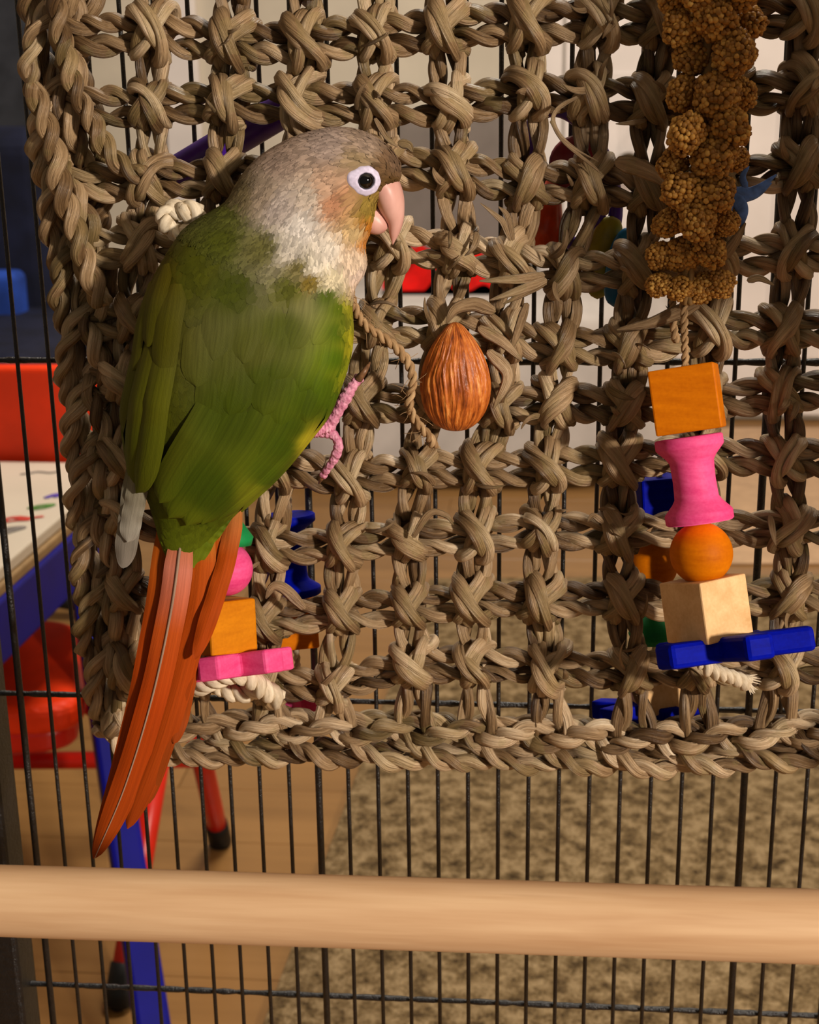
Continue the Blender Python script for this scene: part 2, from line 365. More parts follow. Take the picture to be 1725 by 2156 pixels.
lathe('door_knob', [(0, 0), (.026, 0), (.028, .004), (.011, .008), (.010, .03), (.024, .038), (.029, .05), (.024, .062), (0, .066)], M['brass'], d1,
      Matrix.Translation((kp[0], WALLY-.03, kp[2]))@Matrix.Rotation(math.pi/2, 4, 'X'))
rbox('knob_plate', (.06, .006, .13), .004, M['brass'], d1, 2, Matrix.Translation((kp[0], WALLY-.033, kp[2]+.03)))
struct(slab('trim_1', xb-.06, xb-.005, WALLY-.025, WALLY, 0, 2.1, M['door'], .004))
struct(slab('trim_2', xl, xl+.09, WALLY-.03, WALLY, 0, 2.1, M['door'], .006))
# rugs
def floor_poly(name, pxs, th, mat):
    P = [atf(x, y, 0) for x, y in pxs]
    c = np.mean(P, 0); o = prism(name, [(p[0]-c[0], p[1]-c[1]) for p in P][::-1], th, .003, mat, None, None, 2)
    o.location = (c[0], c[1], th/2+.0002); return o
tag(floor_poly('rug', [(905, 1228), (2300, 1215), (2500, 2500), (432, 2500)], .010, M['rug']), 'beige and brown speckled rug spread over the floor boards', 'rug')
tag(floor_poly('door_mat', [(1440, 1190), (1478, 905), (2100, 905), (2350, 1190)], .006, M['beige']), 'plain pinkish beige mat on the floor before the white door', 'mat')

# far furniture
def loft(stations, ns=72, nseg=48, expo=2.2):
    """stations: (centre, half-axis a, half-axis b); returns grid of points"""
    S = np.array([np.r_[c, a, b] for c, a, b in stations]); k = len(S)
    E = np.vstack([2*S[0]-S[1], S, 2*S[-1]-S[-2]])
    t = np.linspace(0, k-1, ns); i = np.minimum(t.astype(int), k-2); u = (t-i)[:, None]
    a, b, c, d = E[i], E[i+1], E[i+2], E[i+3]
    Q = 0.5*((2*b)+(c-a)*u+(2*a-5*b+4*c-d)*u**2+(3*b-a-3*c+d)*u**3)
    th = np.linspace(0, 2*np.pi, nseg, endpoint=False)
    ca, sa = np.cos(th), np.sin(th); ca = np.sign(ca)*np.abs(ca)**(2/expo); sa = np.sign(sa)*np.abs(sa)**(2/expo)
    return Q[:, None, :3]+Q[:, None, 3:6]*ca[None, :, None]+Q[:, None, 6:9]*sa[None, :, None]
g0 = atf(1040, 1048, 0); gy = g0[1]+.02
wg = pxm(1000, 1000, gy)
ac = thing('armchair', (g0[0], gy+.3, 0), 'pale grey rounded armchair with a darker grey back, on the boards beyond the rug', 'armchair')
cx = float(at(960, 900, gy)[0])
def soft(name, cx, cy, w, d, z0, z1, mat, par, rnd=.08):
    st = []
    for f_, s in ((0, .86), (.04, .95), (.15, 1.0), (.8, 1.0), (.95, .95), (1, .84)):
        st.append((np.array([cx, cy, z0+(z1-z0)*f_]), np.array([w/2*s, 0, 0]), np.array([0, d/2*s, 0])))
    V = loft(st, 40, 48, 4.0); V = np.concatenate([np.repeat(V[:1].mean(1, keepdims=True), 48, 1), V, np.repeat(V[-1:].mean(1, keepdims=True), 48, 1)])
    mb = MB(); mb.grid(V, True); return mb.build(name, mat, par)
soft('seat', cx, gy+.33, .80, .62, 0.006, .40, M['greypale'], ac)
zt = float(at(960, 235, gy+.55)[2])
soft('backrest', cx-.04, gy+.60, .40, .16, .30, max(zt, .6), M['greydark'], ac)
for s in (-1, 1): soft('armrest', cx+s*.40, gy+.36, .14, .56, .02, .50, M['greypale'], ac)
# red cloth bundle lying on the armchair
rc = at(965, 640, gy+.30); mb = MB(); nu, nv = 40, 26
U, V_ = np.meshgrid(np.linspace(-1, 1, nu), np.linspace(-1, 1, nv), indexing='ij')
zz = .06*(1-np.abs(U)**4)*(1-np.abs(V_)**4)+.018*np.sin(U*9+V_*3)+.012*np.sin(V_*11-U*4)
G = np.stack([cx-.02+U*.15, gy+.30+V_*.12, .405+np.maximum(zz, 0)+.004], -1); mb.grid(G, col=None)
mb.grid(np.stack([cx-.02+U*.15, gy+.30+V_*.12, np.full_like(U, .40)], -1), flip=True)
rcl = tag(mb.build('folded_cloth', M['cloth_red']), 'bright red folded cloth lying on the grey armchair seat', 'cloth')

# dark upholstered furniture at the left: tall navy screen panel and black rounded chair
dk = thing('folding_screen', (-1.15, 2.2, 0), 'tall dark navy fabric screen standing at the far left behind the table', 'screen')
def vpanel(name, px0, px1, py0, Y, th, z0, mat, par, rnd=.05):
    x0, x1 = float(at(px0, 500, Y)[0]), float(at(px1, 500, Y)[0]); z1 = float(at((px0+px1)/2, py0, Y)[2])
    return rbox(name, (x1-x0, th, z1-z0), rnd, mat, par, 5, Matrix.Translation(((x0+x1)/2, Y+th/2, (z0+z1)/2)))
vpanel('screen_panel', -420, 150, -500, 2.3, .05, .02, M['darkgrey'], dk, .02)
vpanel('screen_panel', -900, -430, -500, 2.28, .05, .02, M['darkgrey'], dk, .02)
for px in (-880, -440, -400, 130):
    p = at(px, 500, 2.3); rbox('foot', (.05, .14, .04), .006, M['black'], dk, 2, Matrix.Translation((p[0], 2.33, .0205)))
bc = thing('office_chair', (-.95, 1.8, 0), 'black high-backed chair with rounded top before the navy screen', 'chair')
vpanel('backrest', -260, 118, 268, 1.80, .10, .42, M['dark'], bc, .045)
vpanel('side_wing', -420, 24, 575, 1.72, .06, .30, M['bluecloth'], bc, .015)
bx_ = float(at(-80, 500, 1.8)[0])
rbox('seat', (.52, .50, .10), .04, M['dark'], bc, 4, Matrix.Translation((bx_, 1.60, .44)))
lathe('column', [(.0, .05), (.03, .05), (.03, .40), (0, .40)], M['black'], bc, Matrix.Translation((bx_, 1.62, 0)))
for k in range(5):
    a = k*2*math.pi/5; bar('foot_arm', np.array([bx_, 1.62, .07]), np.array([bx_+.26*math.cos(a), 1.62+.26*math.sin(a), .02]), .018, M['black'], bc)

# children's table
TZ = 0.46
e0, e1, c1 = atf(0, 1195, TZ), atf(125, 1092, TZ), atf(262, 975, TZ)
du = nrm(c1-e0); far = np.array([-1.0, 0.02, 0.0]); near = e0-du*.16
poly = [c1, c1+nrm(far)*.62, near+nrm(far)*.62, near]
cen = np.mean(poly, 0)
tb = thing('activity_table', (cen[0], cen[1], 0), 'low children\'s table with scribbled white top, blue rim and splayed blue legs', 'table')
prism('tabletop', [(p[0], p[1]) for p in poly][::-1], .012, .002, M['board'], tb, Matrix.Translation((0, 0, TZ-.006)))
prism('top_rim', [(cen[0]+(p[0]-cen[0])*1.012, cen[1]+(p[1]-cen[1])*1.012) for p in poly][::-1], .010, .002, M['edge'], tb, Matrix.Translation((0, 0, TZ-.0172)))
def beam(name, a, b, w, h, mat, par):
    a, b = Vector(a), Vector(b); d = b-a
    mtx = Matrix.Translation((a+b)/2)@d.to_track_quat('X', 'Z').to_matrix().to_4x4()
    return rbox(name, (d.length, w, h), min(w, h)*.15, mat, par, 2, mtx)
dz = np.array([0, 0, TZ-.055])
for a, b in ((poly[0], poly[1]), (poly[1], poly[2]), (poly[2], poly[3]), (poly[3], poly[0])):
    a = cen+(a-cen)*.985; b = cen+(b-cen)*.985
    beam('apron', np.r_[a[:2], TZ-.050], np.r_[b[:2], TZ-.050], .022, .056, M['tblue'], tb)
def leg(top, foot):
    mb = MB(); tube(mb, np.linspace(top, foot, 6), .019, 16); o = mb.build('leg', M['tblue'], tb); return o
t1 = atf(178, 1210, TZ-.08); f1 = atf(346, 2330, .012)
beam('leg', f1, t1, .030, .034, M['tblue'], tb)
beam('leg', np.r_[c1[:2]+[-.02, .03], .012], np.r_[c1[:2]+[-.02, 0], TZ-.08], .026, .026, M['tblue'], tb)
for q in (poly[1], poly[2]): beam('leg', np.r_[q[:2]+[-.01, 0], .012], np.r_[(cen+(q-cen)*.95)[:2], TZ-.08], .026, .026, M['tblue'], tb)
def scribble(pts, r, mat):
    mb = MB(); P = catmull([atf(x, y, TZ+.0008) for x, y in pts], 40); tube(mb, P, r, 6, ref=(0, 0, 1), flat=.12); mb.build('marker_drawing', mat, tb)
scribble([(-5, 1105), (15, 1092), (40, 1088), (62, 1090), (90, 1087)], .0028, M['ink_red'])
scribble([(5, 1100), (30, 1096), (60, 1094), (28, 1090)], .0022, M['ink_red'])
scribble([(-4, 1118), (20, 1112), (48, 1110), (30, 1116), (4, 1124)], .0040, M['ink_grey'])
scribble([(60, 1070), (85, 1064), (112, 1062), (96, 1068), (70, 1072)], .0030, M['ink_green'])
scribble([(96, 1048), (112, 1042), (124, 1040), (116, 1046)], .0034, M['ink_violet'])
scribble([(44, 998), (62, 996), (80, 993), (104, 995), (120, 993)], .0022, M['ink_grey'])

# red child's chair
SZ = 0.29
ch = thing('child_chair', (*atf(60, 1400, 0)[:2], 0), 'red child\'s chair with tubular legs, tucked under the low table', 'chair')
sp = [atf(180, 1490, SZ), atf(172, 1300, SZ), atf(-260, 1300, SZ), atf(-300, 1500, SZ)]
def round_poly(P, r, n=6):
    P = [np.array(p[:2]) for p in P]; out = []
    for k in range(len(P)):
        a, b, c = P[k-1], P[k], P[(k+1) % len(P)]
        p0 = b+nrm(a-b)*r; p2 = b+nrm(c-b)*r
        for t in np.linspace(0, 1, n): out.append((1-t)**2*p0+2*t*(1-t)*b+t*t*p2)
    return out
prism('seat', round_poly(sp, .05), .030, .010, M['red'], ch, Matrix.Translation((0, 0, SZ-.015)), 3)
sc_ = np.mean(sp, 0); prism('seat_rim', round_poly([sc_+(p-sc_)*.93 for p in sp], .05), .024, .006, M['redtube'], ch, Matrix.Translation((0, 0, SZ-.04)), 2)
by = float(sp[1][1])+.05
b0, b1 = at(-240, 768, by), at(252, 768, by); bz0 = .34
pts = round_poly([np.array([b0[0], bz0]), np.array([b1[0], bz0]), np.array([b1[0], b0[2]]), np.array([b0[0], b0[2]])], .04)
prism('backrest', pts, .022, .006, M['red'], ch, Matrix.Translation((0, by, 0))@Matrix.Rotation(math.pi/2, 4, 'X'), 3)
for s in (b0[0]+.07, b1[0]-.07): bar('back_post', np.array([s, by+.016, SZ-.03]), np.array([s, by+.016, .44]), .009, M['redtube'], ch)
fa, fb = atf(463, 1768, .008), atf(249, 2108, .008)
def cleg(foot, top):
    o = bar('leg', foot, top, .0115, M['redtube'], ch, 14); d = nrm(np.asarray(top)-foot)
    bar('rubber_foot', foot-d*.004, foot+d*.035, .0135, M['black'], o, 14)
j1, j0 = atf(425, 1598, .15), atf(-20, 1602, .15)
cleg(fa, atf(412, 1540, .20)); cleg(fb, atf(340, 1560, .22))
cleg(atf(-60, 1790, .008), atf(0, 1560, .20)); cleg(atf(-330, 2140, .008), atf(-250, 1570, .22))
bar('stretcher', j0, j1, .0095, M['redtube'], ch, 12)
bar('seat_tube', atf(412, 1540, .20), atf(172, 1400, SZ-.04), .0105, M['redtube'], ch, 12)
bar('seat_tube', atf(340, 1560, .22), atf(160, 1470, SZ-.04), .0105, M['redtube'], ch, 12)

# ------------------------------------------------------------------ bird cage
CZ = CAM[2]
cg = thing('bird_cage', (0.03, 0, 0.40), 'black wire cage wall of thin upright bars and cross wires', 'cage')
PB = 0.0127
bar_me = {}
for i in range(-14, 22):
    r = .0015 if i in (-13, -3, 11) else .00088
    if r not in bar_me:
        mb = MB(); tube(mb, np.linspace((0, 0, .36), (0, 0, 1.16), 5), r, 10, ref=(1, 0, 0)); bar_me[r] = mb.mesh('bar', M['wire'])
    o = link('bar', bar_me[r]); o.parent = cg; o.location = Vector((i*PB, 0, 0))-cg.location
for z in (CZ+.0397, CZ-.1045, CZ-.2486, CZ-.3928):
    n = 160; x = np.linspace(-.186, .285, n); mb = MB()
    tube(mb, np.stack([x, np.full(n, .0022), np.full(n, z)], 1), .0013+.00018*rng.standard_normal(n), 8); mb.build('cross_wire', M['wire'], cg)
for x in (-.1845, .286):
    rbox('corner_post', (.020, .020, .83), .002, M['wire'], cg, 2, Matrix.Translation((x, 0, .775)))
    rbox('side_rail', (.010, .50, .012), .002, M['wire'], cg, 2, Matrix.Translation((x, -.255, float(at(862, 1925, -.19)[2]))))
# perch
PY = -.19
pa, pb = at(0, 1896, PY), at(1725, 1951, PY); pr = 75*pxm(862, 1925, PY)
dd = nrm(pb-pa); L0 = pa+dd*((-.1755-pa[0])/dd[0]); L1 = pa+dd*((.277-pa[0])/dd[0])
n = 120; P = np.linspace(L0, L1, n); mb = MB()
rr = pr*(1+.006*np.sin(np.linspace(0, 9, n))+.003*np.sin(np.linspace(0, 31, n)))
rr[0] *= .96; rr[-1] *= .96
tube(mb, P, rr, 64, .004, ref=(0, -1, 0)); tag(mb.build('perch', M['pine']), 'thick smooth pale pine dowel perch across the cage', 'perch')
# unseen feeder added at the cage's right side to shade the upper mat
fd = thing('added_shade_feeder', (.30, -.30, .775), 'dark hooded feeder added out of view to shade the upper right of the mat', 'feeder')
rbox('shade_hood', (.035, .165, .22), .008, M['black'], fd, 3, Matrix.Translation((.312, -.225, .965)))
rbox('shade_cup', (.05, .115, .095), .010, M['black'], fd, 3, Matrix.Translation((.318, -.195, .812)))
rbox('hook', (.012, .02, float(.77-at(862, 1925, -.19)[2])), .002, M['black'], fd, 2, Matrix.Translation((.297, -.195, float(.77+at(862, 1925, -.19)[2])/2)))

# ------------------------------------------------------------------ seagrass mat
MY = -.036                                   # middle plane of the mat
KN = [
 [(320,70),(488,88),(640,92),(790,75),(938,62),(1110,50),(1262,45),(1392,50),(1540,40),(1695,28)],
 [(318,222),(480,215),(636,215),(790,218),(948,222),(1110,195),(1242,205),(1368,215),(1530,205),(1690,185)],
 [(322,378),(470,372),(630,365),(800,345),(958,362),(1112,385),(1245,385),(1368,400),(1520,380),(1682,350)],
 [(298,515),(450,520),(620,520),(822,515),(965,530),(1080,548),(1190,575),(1340,565),(1510,540),(1672,530)],
 [(280,670),(430,680),(600,680),(795,680),(935,690),(1060,705),(1178,728),(1328,728),(1495,690),(1650,695)],
 [(265,800),(420,830),(590,830),(765,845),(905,850),(1055,855),(1170,845),(1318,855),(1480,845),(1645,825)],
 [(262,960),(410,990),(585,980),(738,1005),(882,985),(1010,985),(1150,980),(1302,970),(1480,955),(1655,965)],
 [(262,1085),(410,1130),(570,1150),(725,1145),(862,1130),(1002,1125),(1140,1115),(1300,1118),(1480,1110),(1665,1110)],
 [(265,1245),(410,1280),(562,1305),(722,1285),(862,1275),(995,1262),(1138,1262),(1310,1258),(1480,1265),(1665,1255)],
 [(270,1400),(410,1420),(565,1435),(705,1440),(870,1395),(1000,1395),(1152,1405),(1330,1410),(1465,1405),(1645,1400)]]
KN.insert(0, [(x+2, y-150) for x, y in KN[0]])
for row in KN: row.append((row[-1][0]+165, row[-1][1]-4))
NR, NC = len(KN), len(KN[0])
BL = [(108,-160),(108,0),(112,120),(124,260),(138,400),(156,520),(172,640),(180,760),(188,880),(196,1000),(204,1120),(212,1240),(222,1360),(236,1450),(262,1535)]
BB = [(228,1500),(290,1552),(400,1558),(550,1556),(700,1556),(850,1562),(1000,1566),(1200,1572),(1400,1578),(1550,1572),(1725,1558),(1900,1550)]
ma = thing('seagrass_mat', at(960, 1600, MY), 'knotted open grid of twisted dry seagrass cords hung on the cage bars', 'woven mat')
mpx = pxm(900, 1000, MY)
def blx(y): return np.interp(y, [p[1] for p in BL], [p[0] for p in BL])
def bby(x): return np.interp(x, [p[0] for p in BB], [p[1] for p in BB])
def wob(P, a, sc):
    s = np.arange(len(P))
    for k in range(3): P[:, k] += a*(np.sin(s/sc+rng.uniform(0, 6.28))+.6*np.sin(s/(sc*.37)+rng.uniform(0, 6.28)))*(.6 if k == 1 else 1)
    return P
PR, PO = .00195, .00175
for r in range(NR):
    row = KN[r]; y0 = row[0][1]
    pts = [(blx(y0)+20, y0+8)]+row
    for s in (-1, 1):
        # pairs of cords bow apart between knots and pinch at them
        q = []
        for k, (x, y) in enumerate(pts):
            q.append(at(x, y, MY)+np.array([0, rng.uniform(-.0008, .0008), -s*.0030]))
            if k < len(pts)-1:
                x2, y2 = pts[k+1]; q.append(at((x+x2)/2, (y+y2)/2, MY)+np.array([0, -.0014+rng.uniform(-.0008, .0008), -s*(.0035+rng.uniform(-.0003, .0006))]))
        P = wob(catmull(q, 300), .00018, 17)
        mb = MB(); cord(mb, P, PR, PO, 2, .0215*rng.uniform(.88, 1.15), 1, 12, .20, .5, jit=.13); mb.build('row_cord', M['grass'], ma)
for c in range(NC):
    colp = [KN[r][c] for r in range(NR)]; xb_ = colp[-1][0]; colp = colp+[(xb_+rng.uniform(-8, 8), bby(xb_)-30)]
    for s in (-1, 1):
        q = []
        for k, (x, y) in enumerate(colp):
            kn = k < len(colp)-1
            q.append(at(x, y, MY)+np.array([s*(.0026 if kn else .006), .0030 if kn else 0, 0]))
            if kn:
                x2, y2 = colp[k+1]; q.append(at((x+x2)/2, (y+y2)/2, MY)+np.array([s*(.0031+rng.uniform(-.0002, .0006)), -.0008+rng.uniform(-.0006, .0006), 0]))
        P = wob(catmull(q, 280), .00016, 15)
        mb = MB(); cord(mb, P, PR*.92, PO*.9, 2, .036*rng.uniform(.85, 1.2), -1 if s < 0 else 1, 12, .22, .5, jit=.13); mb.build('column_cord', M['grass'], ma)
# knots: two tilted wraps round the crossing, seven shared shapes
def knot_mesh(v):
    mb = MB(); a0 = math.radians(rng.uniform(52, 64)); t = np.linspace(0, 2*np.pi, 80)
    for which in (0, 1):
        sx = 1 if which == 0 else -1
        d = np.array([sx*math.cos(a0), 0, -math.sin(a0)]); per = np.array([math.sin(a0), 0, sx*math.cos(a0)])
        A = .0084 if which == 0 else .0088; Bf = .0096 if which == 0 else .0072
        ctr = np.array([-.0003, 0, 0]) if which == 0 else np.array([.0007, 0, .0006])
        C = ctr+d*(A*np.cos(t))[:, None]+np.array([0, -1, 0])*(np.where(np.sin(t) > 0, Bf, .0072)*np.abs(np.sin(t))**.8*np.sign(np.sin(t)))[:, None]
        C = C+per*(.0012*np.sin(t)*sx+.0008*np.sin(2*t+v))[:, None]
        C, q = resample(C, .0008); T, N, B = frames(C, (per[0], 0.0, per[2])); ph = rng.uniform(-.5, .5)
        for s in (0, 1):
            th = ph+np.pi*s+1.5*np.sin(2*np.pi*q/q[-1]*1.0+rng.uniform(-.4, .4))+.9*2*np.pi*q/q[-1]*(1 if v % 2 else -1)
            P = C+.00158*(np.cos(th)[:, None]*N+.75*np.sin(th)[:, None]*B)
            w = 1+.13*np.sin(q/.0055+rng.uniform(0, 6.28))+.07*np.sin(q/.0021+rng.uniform(0, 6.28))
            tone = np.clip(.58+rng.uniform(-.32, .32)+.16*np.sin(q/.010+rng.uniform(0, 6.28)), 0, 1); tone = np.r_[tone[0], tone, tone[-1]]
            T2, Na, Nb = frames(P, (per[0], 0.0, per[2])); tw = 1.2*np.sin(q/.013+rng.uniform(0, 6.28)); N2 = Na*np.cos(tw)[:, None]+Nb*np.sin(tw)[:, None]
            tube(mb, P, .00176*w, 14, .13, np.repeat(tone[:, None], 14, 1), fr=(T2, N2, np.cross(T2, N2)), flat=1.15, ridge_n=2)
    return mb.mesh('knot', M['grass'])
KM = [knot_mesh(v) for v in range(12)]
MIRROR = {(3, 5), (4, 6), (10, 7), (2, 9), (3, 9), (4, 9), (5, 9), (6, 9), (7, 9), (8, 9), (9, 9), (5, 6), (5, 7), (6, 6), (6, 7), (4, 0), (3, 0)}
for r in range(NR):
    for c in range(NC):
        x, y = KN[r][c]; o = link('knot', KM[(r*5+c*3+r*c) % 12]); o.parent = ma
        o.location = Vector(at(x, y, MY))-ma.location
        sc = rng.uniform(.94, 1.10); o.scale = (sc*(-1 if (r, c) in MIRROR else 1), sc*rng.uniform(.95, 1.05), sc*rng.uniform(.95, 1.05))
        o.rotation_euler = (rng.uniform(-.1, .1), rng.uniform(-.22, .22), rng.uniform(-.15, .15))
# plaited borders
def border(path_px, strands, amp, lam, depth, r, off, name, seed, ph0=0.0, ystep=0.0):
    C = catmull([at(x, y, MY) for x, y in path_px], 420); C, s = resample(C, .0010)
    T = nrm(np.gradient(C, axis=0)); Ln = nrm(np.cross(T, np.array([0, 1.0, 0])))
    for k in range(strands):
        ph = 2*np.pi*(s/lam)+2*np.pi*k/strands+ph0
        P = C+Ln*(amp*np.sin(ph))[:, None]+np.array([0, -1.0, 0])*(depth*np.sin(2*ph)+ystep)[:, None]
        mb = MB(); cord(mb, P, r, off, 2, .020, 1, 12, .20, .52, jit=.14); mb.build(name, M['grass'], ma)
border(BL, 4, .0080, .105, .0040, .0022, .0019, 'border_strand', 1)
border([(x+40, y) for x, y in BL[:-2]], 2, .0055, .120, .003, .0021, .0018, 'border_strand', 2, .8, -.006)
border(BB, 4, .0082, .100, .0038, .0020, .0018, 'border_strand', 3)
border([(x, y-26) for x, y in BB], 2, .0030, .110, .002, .0019, .0017, 'border_strand', 4, 1.1, -.004)
# diagonal cord in the upper left corner
def free_cord(name, pxs, Ys, r, off, pitch, mat, par, tone=.5, step=.001, plies=2):
    P = catmull([at(x, y, Y) for (x, y), Y in zip(pxs, Ys)], 160); mb = MB()
    cord(mb, P, r, off, plies, pitch, 1, 10, .12, tone, step); return mb.build(name, mat, par)
free_cord('corner_cord', [(118,-20),(128,70),(150,160),(190,250),(225,310),(262,352),(300,372)], [MY-.010]*7, .0020, .0018, .016, M['grass'], ma)
free_cord('corner_cord', [(70,180),(110,300),(128,390),(158,480),(185,560),(215,640)], [MY-.011]*6, .0024, .0020, .019, M['grass'], ma, .62)
# loose fibres: flat curled blades
def blade(P, w, mat, par, name='loose_fibre', tone=.6):
    mb = MB(); P = catmull(P, 22); T, N, B = frames(P); s = np.linspace(0, 1, len(P)); ww = w*(1-s**3*.85)*(.6+.4*np.minimum(1, s*6))
    tube(mb, P, ww, 8, .08, tone, flat=.22); return mb.build(name, mat, par)
for k in range(110):
    r, c = int(rng.integers(0, NR)), int(rng.integers(1, NC)); x, y = KN[r][c]
    if 250 < x < 740 and 420 < y < 1120: continue
    x += rng.uniform(-45, 45); y += rng.uniform(-45, 45); a = rng.uniform(0, 6.28); ln = rng.uniform(22, 75); bend = rng.uniform(-.9, .9)
    P = []
    for u in np.linspace(0, 1, 5):
        P.append(at(x+ln*u*math.cos(a+bend*u), y+ln*u*math.sin(a+bend*u), MY-.008-.006*math.sin(u*2.2)))
    blade(P, rng.uniform(.0005, .0015), M['grass'], ma, tone=rng.uniform(.4, .85))
for pts, w in (([(1150,590),(1110,605),(1075,618),(1032,632)], .0017), ([(1145,580),(1100,588),(1060,590),(1010,592)], .0018), ([(1150,595),(1100,620),(1060,640)], .0012),
    ([(1215,205),(1180,225),(1165,250),(1180,285),(1215,315),(1260,340)], .0008), ([(1160,255),(1190,300),(1250,350),(1265,365)], .0007),
    ([(1300,340),(1340,350),(1385,372),(1400,395)], .0030), ([(1470,640),(1420,660),(1370,680),(1300,694)], .0026), ([(1500,560),(1540,520),(1570,470)], .0022),
    ([(1075,505),(1060,470),(1045,455),(1012,428)], .0012), ([(1080,505),(1068,455),(1050,435)], .0011), ([(1575,590),(1600,585),(1630,600)], .0013),
    ([(870,1130),(905,1080),(940,1085),(955,1105)], .0014), ([(640,1280),(600,1240),(575,1235),(560,1260)], .0024), ([(1270,1100),(1250,1085),(1238,1098)], .0012),
    ([(1110,640),(1090,700),(1075,740)], .0016), ([(1040,655),(1000,640),(960,650),(940,680)], .0026), ([(1010,690),(1060,720),(1100,760)], .0022), ([(1030,740),(1070,790),(1040,860)], .0024),
    ([(790,250),(815,290),(838,310)], .0010), ([(840,300),(860,305),(870,320)], .0016)):
    blade([at(x, y, MY-.0145) for x, y in pts], w, M['grass'], ma, tone=rng.uniform(.5, .85))

# ------------------------------------------------------------------ hanging bead toys
def frame_for(roll, tilt):
    """local frame: Z up the string, -Y to the viewer; roll in the picture plane, tilt top away"""
    return Matrix.Rotation(math.radians(roll), 4, 'Y')@Matrix.Rotation(math.radians(-tilt), 4, 'X')
def place(px, py, Y, FR, yaw=0.0):
    return Matrix.Translation(Vector(at(px, py, Y)))@FR@Matrix.Rotation(math.radians(yaw), 4, 'Z')
def star2(R, r, blunt, n=5):
    out = []
    for k in range(n):
        a = k*2*math.pi/n; t = np.array([math.cos(a), math.sin(a)]); p = np.array([-t[1], t[0]])
        out += [t*R-p*blunt, t*R+p*blunt]; b = a+math.pi/n; out.append(np.array([math.cos(b), math.sin(b)])*r)
    return out
def spool_prof(R, w, h, f):
    half = [(0, h/2), (R*.95, h/2), (R*.95, h/2), (R, h/2-f*.12), (R, h/2-f*.75), (R*.98, h/2-f*.85), (w*1.15, h/2-f*1.55), (w*1.02, h/2-f*1.9), (w, h/2-f*2.4), (w*.98, 0)]
    return [(a, -b) for a, b in half]+half[::-1][1:]
def sphere_prof(R, n=24, sq=1.0):
    return [(max(0, R*math.sin(t)), -R*sq*math.cos(t)) for t in np.linspace(0, math.pi, n)]
# right toy, front
FR = frame_for(-9.0, 14.0); T1 = -.064
tr = thing('bead_string_toy', at(1535, 1400, -.078), 'string of orange cube, pink spool, orange ball, natural cube and blue star', 'bird toy')
m1 = pxm(1450, 850, T1); m2 = pxm(1480, 1280, -.072)
rbox('cube_bead', (136*m1,)*3, .0006, M['orange'], tr, 2, place(1448, 841, T1, FR, -9))
lathe('spool_bead', spool_prof(72*m1, 46*m1, 184*m1, 28*m1), M['pink'], tr, place(1462, 1010, -.067, FR), 56)
lathe('ball_bead', sphere_prof(67*m1), M['orange'], tr, place(1477, 1165, -.070, FR), 48)
rbox('cube_bead', (128*m2,)*3, .0006, M['natural'], tr, 2, place(1487, 1281, -.073, FR, 38))
prism('star_bead', star2(172*m2, 78*m2, 30*m2), 52*m2, .0016, M['blue'], tr, place(1537, 1364, -.076, frame_for(-9, 21), -2))
free_cord('string', [(1436,560),(1440,640),(1442,700),(1444,790)], [MY-.012, -.056, -.060, -.063], .0008, .0007, .006, M['jute'], tr)
free_cord('string', [(1420,600),(1416,660),(1424,720)], [MY-.012]*3, .0008, .0007, .006, M['jute'], tr)
free_cord('string', [(1480,1395),(1500,1412),(1540,1425),(1575,1440)], [-.078, -.076, -.070, -.066], .0016, .0013, .008, M['cotton'], tr)
for k in range(16):
    a = rng.uniform(-.5, 1.0); blade([at(1560+u*40*math.cos(a)+rng.uniform(-4, 4), 1425+u*34*math.sin(a)+u*10, -.064) for u in np.linspace(0, 1, 4)], .0004, M['cotton'], tr, 'frayed_thread', .8)
# left toy, front
FL = frame_for(-4.0, 14.0); T2 = -.060
tl = thing('bead_string_toy', at(500, 1430, T2), 'string of green bead, pink ball, amber cube and pink star beside the orange tail', 'bird toy')
m3 = pxm(480, 1300, T2)
lathe('cone_bead', [(0, .008), (.0035, .008), (.005, .006), (.0095, -.001), (.0085, -.004), (0, -.004)], M['green'], tl, place(478, 1128, T2, FL), 24)
lathe('ball_bead', sphere_prof(56*m3), M['pink'], tl, place(476, 1198, T2, FL), 48)
rbox('cube_bead', (112*m3,)*3, .0009, M['amber'], tl, 2, place(464, 1317, T2, frame_for(-3, 14), 44))
prism('star_bead', star2(118*m3, 58*m3, 26*m3), 50*m3, .0012, M['pink'], tl, place(502, 1400, T2-.001, frame_for(-9, 21), 37))
free_cord('string', [(472,1180),(476,1060),(500,960)], [T2, T2, MY-.010], .0009, .0007, .006, M['cotton'], tl)
free_cord('knotted_cord', [(412,1446),(450,1432),(495,1420),(520,1424),(550,1448),(588,1474)], [-.056, -.062, -.064, -.064, -.060, -.054], .0022, .0018, .010, M['cotton'], tl, .7)
free_cord('knotted_cord', [(440,1430),(470,1452),(505,1462),(545,1452)], [-.052]*4, .0020, .0017, .010, M['cotton'], tl, .6)
# left toy, behind the mat
T3 = -.0150
bk = thing('bead_string_toy', at(620, 1500, T3), 'blue spool, orange cube and magenta star strung behind the seagrass mat', 'bird toy')
FB = frame_for(-4, 8); m4 = pxm(620, 1200, T3)
lathe('spool_bead', spool_prof(58*m4, 32*m4, 172*m4, 20*m4), M['blue'], bk, place(612, 1168, T3, FB), 40)
rbox('cube_bead', (96*m4,)*3, .0008, M['orange'], bk, 2, place(620, 1312, T3, FB, 12))
prism('star_bead', star2(60*m4, 30*m4, 12*m4), 44*m4, .001, M['pink'], bk, place(632, 1478, T3, FB, 40))
free_cord('string', [(606,1020),(612,1168),(620,1312),(632,1478),(636,1500)], [T3]*5, .0008, .0006, .006, M['cotton'], bk)
